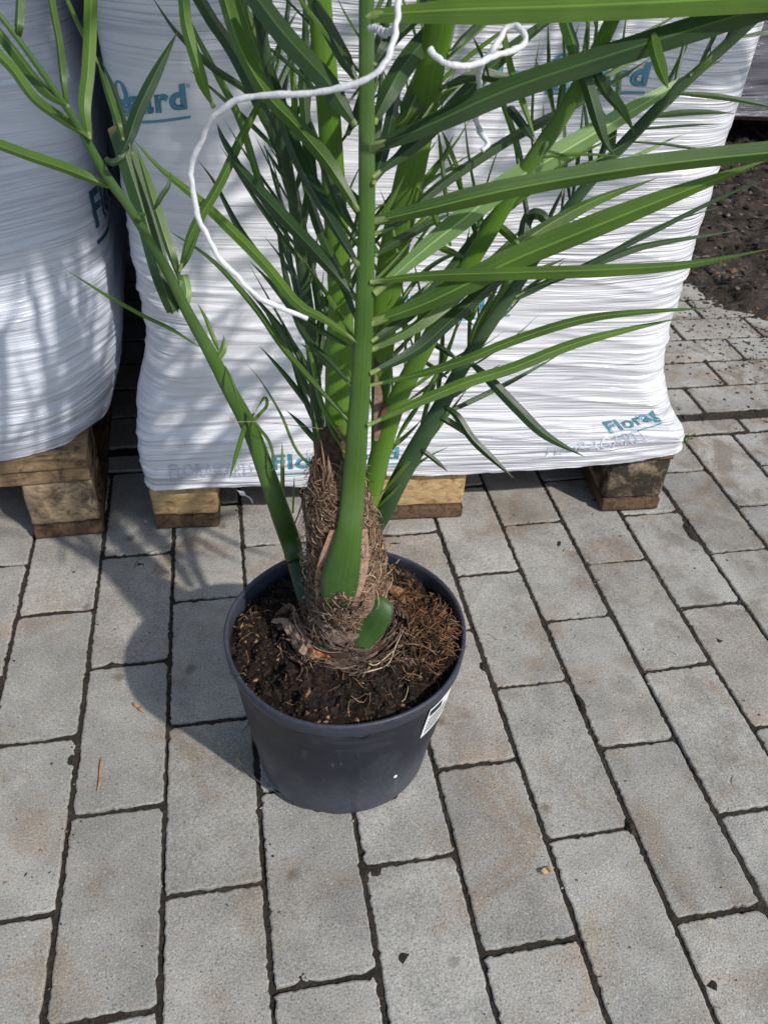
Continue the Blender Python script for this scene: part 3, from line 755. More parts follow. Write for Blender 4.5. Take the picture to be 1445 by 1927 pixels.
for i in range(160):
    a = r5.uniform(0, 6.283); rr = 0.1 * math.sqrt(r5.random()); x, y = rr * math.cos(a), rr * math.sin(a)
    B.chip((x, y, float(soil_h(np.array(x), np.array(y))) - .001), r5.uniform(.003, .0075), shade((.018, .012, .009), r5, .4), r5, .7, r5.uniform(1, 1.5))
for i in range(700):   # red brown fibrous heap at the right rim
    x = r5.gauss(0.080, 0.016); y = r5.gauss(0.0, 0.030)
    if x * x + y * y > 0.0118: continue
    a = r5.uniform(0, 6.283); L = r5.uniform(.004, .020); pts = []; z = float(soil_h(np.array(x), np.array(y)))
    for k in range(5): pts.append((x + math.cos(a) * L * k / 4, y + math.sin(a) * L * k / 4, z + .0015 + .004 * math.sin(k * .9) * r5.random())); a += r5.uniform(-.4, .4)
    B.strand(pts, r5.uniform(.0003, .0008), shade(r5.choice([RUST, BRN, BRN, (.19, .11, .06), DRK]), r5))
for i in range(420):   # dry roots and needles, densest at the right of the pot
    if r5.random() < 0.62: x = r5.gauss(0.065, 0.022); y = r5.gauss(0.015, 0.035)
    else: a = r5.uniform(0, 6.283); rr = 0.1 * math.sqrt(r5.random()); x, y = rr * math.cos(a), rr * math.sin(a)
    if x * x + y * y > 0.0108: continue
    a = r5.uniform(0, 6.283); L = r5.uniform(.006, .028); cv = r5.uniform(-2.5, 2.5); pts = []
    for k in range(6):
        if x * x + y * y > 0.0118: break
        pts.append((x, y, float(soil_h(np.array(x), np.array(y))) + .0012 + .002 * math.sin(k))); x += math.cos(a) * L / 5; y += math.sin(a) * L / 5; a += cv / 5
    if len(pts) > 2: B.strand(pts, r5.uniform(.00025, .0006), shade(r5.choice([TAN, BRN, BRN, (.28, .20, .12), RUST]), r5))
o = B.build('soil_litter', M['bits'], pot); o['kind'] = 'stuff'

# ------------------------------------------------------------------ palm
TX, TY = 0.4005, -0.350
palm = empty('palm', (TX, TY, 0.18))
tag(palm, 'young palm with long narrow leaflets and fibrous brown trunk in the black pot', 'palm')
PINV = world_of(palm).inverted()
r7 = random.Random(7)
def catmull(P, n):
    P = [tuple(p) for p in P]
    if len(P) == 2: return [tuple(P[0][k] + (P[1][k] - P[0][k]) * i / (n - 1) for k in range(len(P[0]))) for i in range(n)]
    Q = [tuple(2 * P[0][k] - P[1][k] for k in range(len(P[0])))] + P + [tuple(2 * P[-1][k] - P[-2][k] for k in range(len(P[0])))]
    L = [0]
    for a, b in zip(P[:-1], P[1:]): L.append(L[-1] + math.dist(a[:2], b[:2]))
    out = []
    for i in range(n):
        s = L[-1] * i / (n - 1); j = max(k for k in range(len(P) - 1) if L[k] <= s + 1e-9) if s < L[-1] else len(P) - 2
        t = (s - L[j]) / max(1e-9, L[j + 1] - L[j]); p0, p1, p2, p3 = Q[j], Q[j + 1], Q[j + 2], Q[j + 3]
        out.append(tuple(0.5 * (2 * p1[k] + (p2[k] - p0[k]) * t + (2 * p0[k] - 5 * p1[k] + 4 * p2[k] - p3[k]) * t * t + (3 * p1[k] - p0[k] - 3 * p2[k] + p3[k]) * t ** 3) for k in range(len(p0))))
    return out
def blade_geo(pts, wid, twist, V, F, UV, fold=0.22, ref=None):
    """folded leaf blade along world points with full widths wid"""
    n = len(pts); base = len(V)
    for i, p in enumerate(pts):
        t = (pts[min(i + 1, n - 1)] - pts[max(i - 1, 0)]).normalized()
        v = (ref if ref else (p - CC)).normalized(); sd_ = t.cross(v)
        if sd_.length < 1e-5: sd_ = t.cross(Vector((0, 0, 1)))
        sd_.normalize(); tw = twist(i / (n - 1)); nn = sd_.cross(t)
        s2 = sd_ * math.cos(tw) + nn * math.sin(tw); n2 = -sd_ * math.sin(tw) + nn * math.cos(tw); w = wid[i] / 2
        for k, (a, h) in enumerate(((-1, 0), (-0.5, -0.5), (0, -1.0), (0, -1.0), (0.5, -0.5), (1, 0))):
            V.append(p + s2 * (a * w) + n2 * (h * w * fold * 2)); UV.append(((a + 1) / 2, i / (n - 1)))
    for i in range(n - 1):
        for k in (0, 1, 3, 4): q = base + i * 6 + k; F.append((q, q + 1, q + 7, q + 6))   # the two halves meet in a crisp crease
def tube_geo(pts, rads, V, F, UV, sides=16, flat=0.72, ref=None, keel=0.0):
    n = len(pts); base = len(V)
    for i, p in enumerate(pts):
        t = (pts[min(i + 1, n - 1)] - pts[max(i - 1, 0)]).normalized(); v = (ref if ref else (p - CC)).normalized()
        u = t.cross(v).normalized(); w = u.cross(t)
        for k in range(sides):
            a = 2 * math.pi * k / sides; V.append(p + u * (math.cos(a) * rads[i]) + w * (math.sin(a) * rads[i] * flat)); UV.append((abs(2 * k / sides - 1), i / n * 0.9))
    for i in range(n - 1):
        for k in range(sides): q = base + i * sides; F.append((q + k, q + (k + 1) % sides, q + sides + (k + 1) % sides, q + sides + k))
    F.append(tuple(base + k for k in range(sides))); F.append(tuple(base + (n - 1) * sides + k for k in range(sides)))
NLEAF = [0]
class Frond:
    def __init__(s, path, mat, label=None, flat=0.72, extra=None):
        # path: (px, py, depth, width px)
        s.path = path; s.res = catmull(path, 44)
        pts = [at(a, b, d) for a, b, d, w in s.res]; rad = [max(0.0012, w * d / FPX / 2) for a, b, d, w in s.res]
        s.end = (pts[-1], (pts[-1] - pts[-4]).normalized(), rad[-1])
        s.npts = len(pts)
        if extra: # the rest of the stalk, above the picture
            d = s.end[1]; p = pts[-1].copy(); tgt = Vector(extra); s.extra = []
            for k in range(1, 25):
                f = k / 24; d = (d * (1 - 0.05) + tgt.normalized() * 0.05 - Vector((0, 0, 0.010 * f))).normalized()
                p = p + d * 0.035; pts.append(p.copy()); rad.append(s.end[2] * (1 - 0.8 * f)); s.extra.append((p.copy(), d.copy()))
        V, F, UV = [], [], []; tube_geo(pts, rad, V, F, UV, flat=flat)
        s.o = mesh_obj('frond', [world_of(palm).inverted() @ v for v in V], F, mat, palm, uv=UV)
        if label: s.o['label'] = label
        s.o.data.materials.append(M['knot'])
    def depth(s, x, y):
        best = min(s.res, key=lambda q: (q[0] - x) ** 2 + (q[1] - y) ** 2); return best[2]
    def leaf(s, pts, w, dd=0.0, mat='leaf', tw=None, cut=False, base=0.35, sharp=1.0, d0=None, fold=None, n=22, knot=False):
        d_0 = (s.depth(*pts[0]) if d0 is None else d0)
        res = catmull(pts, n); P3, wd = [], []
        for i, (x, y) in enumerate(res):
            t = i / (n - 1); d = d_0 + dd * t - 0.006 * math.sin(min(1, t * 4) * math.pi / 2)
            P3.append(at(x, y, d)); e = (base + (1 - base) * min(1, t / 0.22)) if t < 0.22 else 1.0
            if not cut and t > 0.55: e *= max(0.03, (1 - ((t - 0.55) / 0.45) ** (1.5 / sharp)))
            wd.append(.92 * w * d / FPX * e)
        tw0 = r7.uniform(-0.5, 0.5) if tw is None else tw; c = 1 / max(0.55, math.cos(tw0)); tv = r7.uniform(-0.35, 0.35)
        V, F, UV = [], [], []; blade_geo(P3, [x * c for x in wd], lambda t: tw0 + tv * (t - 0.3), V, F, UV, fold=r7.uniform(0.22, 0.42) if fold is None else fold)
        nf = len(F); j = P3[:3]; jr = w * d_0 / FPX * .20
        tube_geo([j[0] - (j[1] - j[0]) * .3, j[0], j[0] + (j[1] - j[0]) * .5, j[1]], [jr * .8, jr, jr * .8, jr * .3], V, F, UV, sides=8, flat=.7)
        mi = world_of(palm).inverted(); o = mesh_obj('leaflet', [mi @ v for v in V], F, M[mat], s.o, uv=UV); NLEAF[0] += 1
        o.data.materials.append(M['knot'])
        for q in range(nf, len(F)): o.data.polygons[q].material_index = 1
        return o

def trunk_r(z): return float(np.interp(z, [.15, .19, .23, .28, .31, .35, .39, .43], [.041, .0375, .035, .0335, .031, .025, .018, .006]))
_g = np.arange(-0.12, 0.1201, 0.002); _GX, _GY = np.meshgrid(_g, _g); SOILG = soil_h(_GX, _GY)
def soil_at(x, y):
    i = int(round((y - PY + .12) / .002)); j = int(round((x - PX + .12) / .002))
    return float(SOILG[min(120, max(0, i)), min(120, max(0, j))])
def tcx(z): return TX - .09 * max(0, z - .29)
def tcy(z): return TY + .14 * max(0, z - .27)
def dep(p): return (p - CC).dot(CF)
def surf(px, py, off=0.003):
    """forward distance of the trunk's front (or the soil) at a photo pixel"""
    v = ray(px, py); best = None
    for k in range(400):
        d = 0.60 + 0.0008 * k; p = CC + v * d
        if p.z < .23 and p.z < soil_at(p.x, p.y) + .001: return d - off
        if math.hypot(p.x - tcx(p.z), p.y - tcy(p.z)) < trunk_r(p.z): return d - off
    return .83
def dzd(px, py, z): return dep(on_z(px, py, z))
# F1: the big stalk in front
F1 = Frond([(646, 1172, surf(642, 1168, -.002), 20), (640, 1140, surf(642, 1142, .003), 54), (638, 1100, surf(640, 1100, .006), 73), (648, 1050, surf(648, 1050, .008), 62), (658, 990, surf(658, 990, .011), 47), (663, 940, surf(663, 940, .012), 45), (667, 890, surf(667, 900, .012) - .012, 43), (673, 800, .660, 40), (680, 700, .636, 37), (686, 570, .605, 35), (690, 400, .572, 32), (690, 250, .545, 31), (690, 110, .518, 30), (690, -20, .497, 29), (692, -120, .485, 28)],
           M['stalk'], 'thickest leaf stalk, upright in front of the others', 0.42, extra=(0.10, -0.03, 1.0))
f = F1.leaf
f([(700, 30), (850, 22), (1100, 14), (1445, -4), (1600, -20)], 50, .02, tw=.3, cut=True, base=.5)
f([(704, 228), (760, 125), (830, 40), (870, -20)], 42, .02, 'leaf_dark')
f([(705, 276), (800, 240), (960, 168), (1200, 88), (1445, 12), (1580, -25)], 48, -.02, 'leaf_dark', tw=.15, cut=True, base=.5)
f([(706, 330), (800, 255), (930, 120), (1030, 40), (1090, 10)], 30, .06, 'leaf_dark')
f([(710, 415), (800, 393), (960, 354), (1200, 312), (1445, 284), (1560, 276)], 40, -.02, tw=-.25, cut=True, base=.5)
f([(708, 440), (760, 415), (816, 359), (960, 262), (1100, 187), (1232, 104)], 20, .05, 'leaf_dark', tw=.3)
f([(712, 545), (800, 468), (870, 412), (960, 342), (1090, 266), (1230, 182), (1358, 112)], 44, .03, 'leaf_pale', tw=-.1)  # pale colour paints the broad reflection on this blade
f([(706, 530), (800, 520), (960, 515), (1168, 508), (1300, 497), (1450, 468)], 26, .02, tw=.2)
f([(708, 604), (800, 570), (890, 526), (960, 490), (1100, 432), (1270, 365), (1450, 298)], 48, -.03, tw=-.15, base=.4)
f([(706, 655), (780, 618), (850, 560), (960, 475), (1100, 388), (1235, 335)], 32, .05)
f([(702, 640), (762, 598), (840, 520), (905, 430), (950, 370)], 26, .07, 'leaf_dark')
f([(702, 700), (780, 660), (850, 600), (930, 530), (1010, 470), (1080, 440)], 28, .06, 'leaf_dark')
f([(702, 724), (790, 704), (879, 676), (960, 643), (1084, 604), (1195, 588), (1345, 579)], 19, .03)
f([(699, 797), (779, 760), (879, 719), (960, 694), (1077, 648), (1178, 621), (1285, 597)], 23, .04, tw=.1)
f([(704, 120), (740, 70), (790, 20), (820, -30)], 30, .03, 'leaf_dark')
f([(703, 345), (730, 250), (745, 180), (760, 130)], 26, .05, 'leaf_dark')
f([(707, 480), (745, 455), (800, 425), (850, 400)], 18, .07, 'leaf_dark')
# leaflets on its left
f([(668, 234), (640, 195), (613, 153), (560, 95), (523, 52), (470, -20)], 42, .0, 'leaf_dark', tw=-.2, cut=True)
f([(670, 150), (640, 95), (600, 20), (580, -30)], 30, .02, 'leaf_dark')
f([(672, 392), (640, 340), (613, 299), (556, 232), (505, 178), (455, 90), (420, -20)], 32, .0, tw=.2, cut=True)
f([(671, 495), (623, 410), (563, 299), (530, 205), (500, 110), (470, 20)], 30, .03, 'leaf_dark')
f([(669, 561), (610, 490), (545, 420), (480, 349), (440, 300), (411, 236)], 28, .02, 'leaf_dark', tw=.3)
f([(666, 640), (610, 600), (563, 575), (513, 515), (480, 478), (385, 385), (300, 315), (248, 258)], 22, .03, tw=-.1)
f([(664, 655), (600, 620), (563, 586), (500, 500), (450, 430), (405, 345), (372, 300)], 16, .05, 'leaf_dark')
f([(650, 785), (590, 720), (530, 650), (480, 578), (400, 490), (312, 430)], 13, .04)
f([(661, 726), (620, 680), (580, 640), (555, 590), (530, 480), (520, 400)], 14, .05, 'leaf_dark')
f([(650, 832), (606, 762), (590, 690), (575, 640), (560, 600)], 11, .05)
f([(648, 850), (620, 800), (600, 735), (590, 700)], 8, .05)
f([(655, 960), (610, 900), (560, 850), (529, 780), (490, 715), (462, 682)], 6, .03, fold=.3)
f([(650, 940), (625, 880), (600, 820), (588, 760)], 7, .03)
f([(672, 440), (640, 385), (600, 280), (575, 200)], 20, .05, 'leaf_dark')
f([(670, 600), (640, 520), (600, 430), (570, 330), (545, 250)], 20, .06, 'leaf_dark')

# F2: bright stalk rising behind, left of F1
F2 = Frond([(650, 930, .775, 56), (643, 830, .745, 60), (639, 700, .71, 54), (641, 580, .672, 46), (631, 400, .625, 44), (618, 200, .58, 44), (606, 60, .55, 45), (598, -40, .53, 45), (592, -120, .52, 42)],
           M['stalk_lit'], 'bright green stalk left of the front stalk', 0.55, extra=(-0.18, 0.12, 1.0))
f = F2.leaf
f([(655, 470), (680, 400), (700, 300), (715, 190), (720, 100)], 22, .02, 'leaf_dark')
f([(600, 380), (585, 300), (572, 180), (575, 60), (570, -30)], 22, .02, 'leaf_dark')
f([(655, 250), (690, 170), (720, 60), (740, -30)], 26, .02, 'leaf_dark')

# F3: broad bright stalk behind, right of F1
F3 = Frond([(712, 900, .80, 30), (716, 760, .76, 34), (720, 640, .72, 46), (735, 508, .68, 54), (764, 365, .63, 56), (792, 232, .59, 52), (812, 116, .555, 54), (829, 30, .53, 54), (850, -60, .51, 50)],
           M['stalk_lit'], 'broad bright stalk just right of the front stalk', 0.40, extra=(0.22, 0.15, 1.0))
f = F3.leaf
f([(735, 240), (765, 225), (800, 150), (830, 90), (860, 30)], 52, .0, 'leaf', tw=.25, base=.25, d0=.585)
f([(832, 165), (900, 140), (960, 150), (1050, 140), (1140, 100)], 24, .03, 'leaf_dark')
f([(845, 100), (880, 65), (925, 25), (980, -20)], 14, .03, 'leaf_dark')
f([(825, 252), (832, 310), (839, 375), (845, 432)], 9, .02)
f([(786, 352), (808, 385), (825, 425), (849, 465)], 12, .03)
f([(833, 250), (848, 285), (862, 322), (872, 362)], 9, .02)
f([(853, 255), (835, 290), (800, 345), (788, 385)], 4, .02, 'leaf_dark')
f([(890, 70), (902, 95), (913, 122), (925, 165)], 6, .04, 'leaf_dark')

# F4: bright stalk leaning right
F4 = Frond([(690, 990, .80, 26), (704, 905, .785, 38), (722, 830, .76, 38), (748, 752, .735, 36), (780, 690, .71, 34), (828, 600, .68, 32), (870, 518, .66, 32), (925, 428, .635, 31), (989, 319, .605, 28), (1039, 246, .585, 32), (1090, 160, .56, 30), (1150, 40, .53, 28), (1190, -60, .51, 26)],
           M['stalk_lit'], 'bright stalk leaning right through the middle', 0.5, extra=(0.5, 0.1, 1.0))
f = F4.leaf
f([(946, 60), (963, 136), (986, 200), (1009, 269)], 14, .0, base=.9)
f([(959, 203), (980, 232), (1006, 268)], 18, .0, 'leaf_dark', base=.9)
f([(1085, 110), (1105, 160), (1125, 226), (1140, 270), (1157, 294)], 28, .03, 'leaf_dark')
f([(1110, 115), (1140, 170), (1169, 205), (1194, 252)], 22, .03, 'leaf_dark')
f([(1225, 60), (1235, 103), (1247, 140), (1256, 166)], 26, .0, 'leaf', sharp=.7)
f([(1085, 120), (1075, 80), (1062, 40), (1050, -20)], 26, .0, cut=True)
f([(1042, 205), (1033, 150), (1032, 100), (1030, 30)], 8, .0, 'leaf_dark')
f([(902, 556), (885, 600), (866, 582), (894, 617)], 10, .02)
f([(871, 484), (832, 467), (780, 445)], 14, .02)
f([(848, 462), (832, 430), (812, 405)], 12, .02)
f([(977, 462), (962, 447), (943, 430), (918, 410)], 18, .03)
f([(858, 674), (834, 658), (811, 645), (790, 640)], 12, .03, 'leaf_dark')
f([(840, 710), (806, 685), (780, 670)], 9, .03, 'leaf_dark')
f([(744, 830), (770, 790), (800, 740), (835, 680), (860, 610), (872, 560)], 9, -.01)
f([(722, 925), (760, 880), (800, 835), (850, 770), (880, 730)], 10, -.01)
f([(700, 965), (740, 925), (790, 870), (845, 840)], 7, -.01)
f([(738, 850), (760, 800), (790, 760), (820, 745)], 6, -.01)
f([(700, 400), (722, 385), (735, 410), (742, 450), (760, 540)], 7, .0, d0=.62)
f([(1018, 290), (1040, 250), (1062, 215), (1080, 205)], 9, .0, 'leaf_pale')
f([(745, 610), (760, 560), (800, 510), (850, 480), (905, 472)], 10, .02)

# F5: dark stalk leaning right, farther back
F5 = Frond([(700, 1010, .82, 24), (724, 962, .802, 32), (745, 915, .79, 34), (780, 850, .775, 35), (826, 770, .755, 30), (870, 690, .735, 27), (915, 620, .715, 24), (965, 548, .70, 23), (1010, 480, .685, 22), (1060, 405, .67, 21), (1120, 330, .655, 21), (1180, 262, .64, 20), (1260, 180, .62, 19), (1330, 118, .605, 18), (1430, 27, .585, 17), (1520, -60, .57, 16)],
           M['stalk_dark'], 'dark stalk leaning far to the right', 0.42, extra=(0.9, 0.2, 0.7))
f = F5.leaf
f([(882, 679), (923, 717), (975, 771), (1027, 820), (1100, 860)], 22, .02, 'leaf_dark', tw=.1)
f([(829, 761), (858, 781), (889, 826), (936, 872), (966, 900)], 17, .01, 'leaf_dark', tw=-.1)
f([(819, 779), (842, 792), (866, 807), (894, 832)], 14, .01, 'leaf_dark')
f([(786, 841), (814, 862), (843, 888)], 10, .01, 'leaf_dark')
f([(878, 672), (890, 630), (903, 600), (922, 565), (943, 524)], 13, -.01)
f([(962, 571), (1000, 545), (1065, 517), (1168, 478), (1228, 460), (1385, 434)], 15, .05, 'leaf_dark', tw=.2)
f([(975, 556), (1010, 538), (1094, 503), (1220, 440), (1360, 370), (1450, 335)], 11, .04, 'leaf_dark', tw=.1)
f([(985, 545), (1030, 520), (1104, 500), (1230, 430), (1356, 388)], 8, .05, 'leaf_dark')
f([(983, 462), (988, 425), (996, 404)], 24, .0, 'leaf_dark', base=.9, cut=True, tw=0)
f([(996, 404), (1008, 402), (1020, 407), (1035, 428)], 22, .0, 'leaf_dark', base=.9, tw=.2)
f([(1161, 295), (1196, 255), (1228, 218), (1296, 151), (1363, 84), (1450, 0)], 18, -.02, 'leaf', tw=.1)
f([(1105, 345), (1160, 310), (1215, 285), (1262, 262), (1290, 252)], 9, .03, 'leaf_pale')
f([(880, 672), (920, 590), (965, 520), (1010, 455), (1050, 380)], 14, -.01)
f([(1300, 140), (1340, 105), (1390, 55), (1450, -20)], 16, .0)
f([(1156, 290), (1140, 240), (1110, 190), (1080, 150)], 20, .0, 'leaf_dark')

# F6: left frond
F6 = Frond([(557, 1056, dzd(557, 1056, .250), 32), (549, 1025, dzd(549, 1025, .258), 38), (528, 965, .785, 38), (500, 885, .765, 34), (470, 805, .738, 31), (430, 730, .71, 27), (395, 662, .685, 24), (352, 585, .655, 21), (318, 515, .63, 19), (280, 450, .607, 17), (240, 385, .585, 17), (200, 330, .568, 18), (150, 240, .545, 14), (100, 165, .525, 12), (40, 80, .505, 11), (-20, 5, .49, 10), (-80, -60, .48, 9)],
           M['stalk'], 'stalk leaning far to the left, bent halfway', 0.55, extra=(-0.8, 0.1, 0.9))
f = F6.leaf
f([(205, 350), (133, 319), (66, 296), (0, 272), (-60, 250)], 22, .0, cut=True, base=.5)
f([(128, 200), (96, 180), (66, 150), (27, 100), (-20, 40)], 22, .0, cut=True)
f([(170, 260), (120, 225), (66, 185), (25, 130), (-20, 85)], 20, .02, cut=True)
f([(126, 193), (119, 140), (113, 83), (104, 35), (94, -20)], 15, .0, cut=True, base=.6)
f([(168, 254), (160, 200), (166, 140), (170, 66), (172, -20)], 26, .0, cut=True, base=.5)
f([(35, 68), (38, 30), (40, -20)], 18, .0, cut=True, base=.6)
f([(190, 130), (178, 105), (150, 50), (118, -20)], 9, .01, cut=True, d0=.56)
f([(225, 300), (242, 262), (262, 206), (292, 143), (334, 60)], 26, .02, 'leaf_dark', tw=.1)
f([(200, 300), (212, 306), (230, 298), (238, 285)], 14, .0, 'leaf_dark', base=.9)
f([(232, 262), (218, 216), (200, 160), (182, 110)], 15, .01)
f([(250, 290), (232, 220), (214, 165), (186, 105)], 10, .02, 'leaf_dark')
f([(328, 585), (318, 560), (299, 498), (272, 399), (246, 316), (222, 238)], 42, -.02, 'leaf_dark', tw=.15, base=.7, sharp=.6, cut=True)
f([(340, 530), (328, 490), (309, 432), (282, 349), (256, 272)], 20, -.01, 'leaf')
f([(340, 505), (362, 435), (412, 350), (455, 258), (490, 190), (520, 120)], 19, .0, 'leaf', tw=.1)
f([(338, 512), (356, 480), (372, 440), (388, 410)], 9, .0)
f([(290, 396), (305, 368), (317, 350), (322, 322)], 10, .0, 'leaf_dark')
f([(276, 405), (268, 402), (256, 404)], 6, .0)
f([(372, 650), (320, 618), (266, 592), (200, 555), (160, 530), (122, 506)], 8, .03)
f([(401, 690), (412, 672), (421, 655), (422, 630)], 15, .0)
f([(346, 580), (352, 555), (350, 535), (345, 518)], 20, .0, 'leaf_pale', cut=True, base=.8)
f([(412, 660), (400, 630), (388, 600), (372, 570)], 9, .0)
f([(457, 770), (487, 805), (508, 834), (516, 881), (497, 884)], 7, .0, base=.8)
f([(468, 816), (480, 790), (502, 764), (498, 748), (480, 775)], 7, .0, base=.8)
f([(478, 778), (461, 805), (446, 852), (432, 902)], 10, .0)
f([(425, 690), (438, 720), (446, 745), (450, 775)], 6, .0)
f([(532, 942), (532, 900), (531, 832)], 9, .0, base=.9, d0=.80)
f([(551, 965), (553, 925), (554, 895)], 4, .0, base=.9, d0=.81)
# upper left leaflets that belong to a frond arching overhead
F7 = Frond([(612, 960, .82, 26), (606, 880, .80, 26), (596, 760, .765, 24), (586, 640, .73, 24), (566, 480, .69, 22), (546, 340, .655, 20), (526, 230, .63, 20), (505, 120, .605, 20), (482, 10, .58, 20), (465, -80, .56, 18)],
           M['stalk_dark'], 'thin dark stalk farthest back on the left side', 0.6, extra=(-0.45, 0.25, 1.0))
f = F7.leaf
f([(606, 840), (592, 720), (578, 600), (560, 480), (545, 350), (540, 270)], 13, .0, 'leaf_dark')
f([(596, 740), (606, 640), (590, 520), (572, 420), (556, 330)], 14, .0, 'leaf_dark')
f([(590, 640), (560, 560), (540, 450), (520, 330), (507, 295)], 10, .0, 'leaf_dark')
f([(566, 470), (580, 350), (575, 240), (585, 120), (590, 30)], 16, .0, 'leaf_dark')
f([(546, 330), (520, 280), (480, 186), (399, 126), (332, 60), (284, -10)], 14, .0, 'leaf_dark')
f([(556, 420), (500, 370), (452, 226), (405, 133), (359, 43), (345, -20)], 15, -.02)
f([(402, 200), (385, 165), (370, 115), (352, 50), (345, -20)], 24, -.03, cut=True, base=.15, d0=.62)
f([(540, 300), (500, 220), (440, 100), (400, 40), (365, -20)], 26, -.03, 'leaf_dark', cut=True)
f([(520, 200), (500, 140), (470, 60), (442, -20)], 30, -.03, cut=True)
f([(480, 350), (455, 320), (420, 262), (408, 230)], 14, .0, 'leaf_dark', d0=.63)
f([(598, 700), (618, 640), (628, 560), (640, 480)], 12, -.01, 'leaf_dark')
f([(604, 800), (590, 700), (600, 600), (610, 500)], 8, -.01)
f([(545, 330), (555, 230), (548, 120), (520, 20)], 14, .0)
f([(690, 690), (640, 740), (600, 790)], 5, .0, d0=.74)

# the many thin leaflets in between, too many and too hidden to tell apart
for fr, lo, hi, n, mt in ((F2, .12, .95, 24, 'leaf_dark'), (F3, .25, .95, 34, 'leaf'), (F4, .12, .95, 44, 'leaf'), (F5, .15, .95, 34, 'leaf_dark'), (F7, .12, .95, 46, 'leaf_dark'), (F1, .30, .9, 16, 'leaf')):
    V, F, UV = [], [], []
    for k in range(n):
        q = fr.res[int((lo + (hi - lo) * (k + r7.random()) / n) * (len(fr.res) - 1))]; q2 = fr.res[min(len(fr.res) - 1, fr.res.index(q) + 2)]
        ang = math.atan2(q2[1] - q[1], q2[0] - q[0]) + r7.choice([-1, 1]) * r7.uniform(.25, .85) * (0.7 if fr is F7 else 1); L = r7.uniform(80, 290); w = r7.uniform(4, 14); cv = r7.uniform(-.35, .35); dd = r7.uniform(-.015, .035)
        ps = []; x, y = q[0], q[1]
        for j in range(12): ps.append(at(x, y, q[2] + .004 + dd * j / 11)); x += math.cos(ang) * L / 11; y += math.sin(ang) * L / 11; ang += cv / 11
        wd = [w * q[2] / FPX * (.4 + .6 * min(1, j / 2.5)) * (1 if j < 6 else max(.04, 1 - ((j - 5) / 6) ** 1.4)) for j in range(12)]
        t0 = r7.uniform(-.9, .9); blade_geo(ps, wd, lambda t: t0, V, F, UV, fold=.28)
    mi = world_of(palm).inverted(); o = mesh_obj('small_leaflets', [mi @ v for v in V], F, M[mt], fr.o, uv=UV); o['kind'] = 'stuff'

# cut stumps of old leaf bases
def stump(path, mat, label, flat=0.5):
    res = catmull(path, 14); pts = [at(a, b, d) for a, b, d, w in res]; rad = [w * d / FPX / 2 for a, b, d, w in res]
    V, F, UV = [], [], []; tube_geo(pts, rad, V, F, UV, sides=16, flat=flat); mi = world_of(palm).inverted()
    o = mesh_obj('cut_leaf_base', [mi @ v for v in V], F, M[mat], palm, uv=UV); o['label'] = label; return o
stump([(656, 1240, surf(660, 1240, .002), 10), (674, 1216, surf(680, 1212, .010), 38), (696, 1178, surf(696, 1178, .014), 58), (714, 1148, surf(700, 1150, .014), 54), (728, 1128, surf(702, 1140, .010), 30)], 'stump', 'green cut leaf base at the right', 0.3)
stump([(604, 1212, dzd(604, 1212, .202), 22), (588, 1160, dzd(588, 1160, .216), 32), (570, 1100, dzd(570, 1100, .236), 36), (556, 1050, dzd(556, 1050, .250), 34)], 'stalk_dark', 'dark green leaf base at the left', 0.45)

# trunk: fibre covered, slightly bulging
V, F = [], []; na = 72; zs_ = np.arange(.15, .430, .004)
for j, z in enumerate(zs_):
    A = np.arange(na) * 2 * math.pi / na
    rr = trunk_r(z) * (1 + 0.10 * (fbm(A * 2.2 + 0 * A, z * 14 + 0 * A, 31) - 0.5) * 2) + 0.003 * (fbm(A * 9, z * 160 + 0 * A, 33) - 0.5)
    for a, q in zip(A, rr): V.append((q * math.cos(a) + tcx(z) - TX, q * math.sin(a) + tcy(z) - TY, z - 0.18))
for j in range(len(zs_) - 1):
    for i in range(na): q = j * na; F.append((q + i, q + (i + 1) % na, q + na + (i + 1) % na, q + na + i))
V.append((tcx(.43) - TX, tcy(.43) - TY, .252)); F += [((len(zs_) - 1) * na + i, (len(zs_) - 1) * na + (i + 1) % na, len(V) - 1) for i in range(na)]
trunk = mesh_obj('trunk', V, F, M['bark'], palm)
B = Bits(); r9 = random.Random(19)
FIB = [(0.21, 0.125, 0.075), (0.30, 0.19, 0.115), (0.13, 0.075, 0.045), (0.36, 0.25, 0.16), (0.17, 0.115, 0.085)]
def tpt(a, z, off): q = trunk_r(z) + off; return (q * math.cos(a) + tcx(z) - TX, q * math.sin(a) + tcy(z) - TY, z - 0.18)
for i in range(2900):      # woven mat of fibres round the trunk
    a = r9.uniform(-3.6, 0.5); z = r9.uniform(.185, .395); da = r9.choice([-1, 1]) * r9.uniform(.25, .9); dz = r9.gauss(0, .012); k0 = r9.uniform(-.006, .006)
    if z < .215 and r9.random() < .5: da *= .3; dz = r9.uniform(.02, .05)
    off = r9.uniform(.0005, .0045); pts = []
    for k in range(7):
        t = k / 6; pts.append(tpt(a + da * t, min(.405, max(.18, z + dz * t + k0 * math.sin(t * 5))), off + .0016 * math.sin(t * 4 + i)))
    B.strand(pts, r9.uniform(.0003, .00075), shade(r9.choice(FIB), r9), .4)
NEST = [(.13, .090, .070), (.18, .125, .095), (.09, .058, .043), (.23, .165, .125), (.06, .040, .030)]
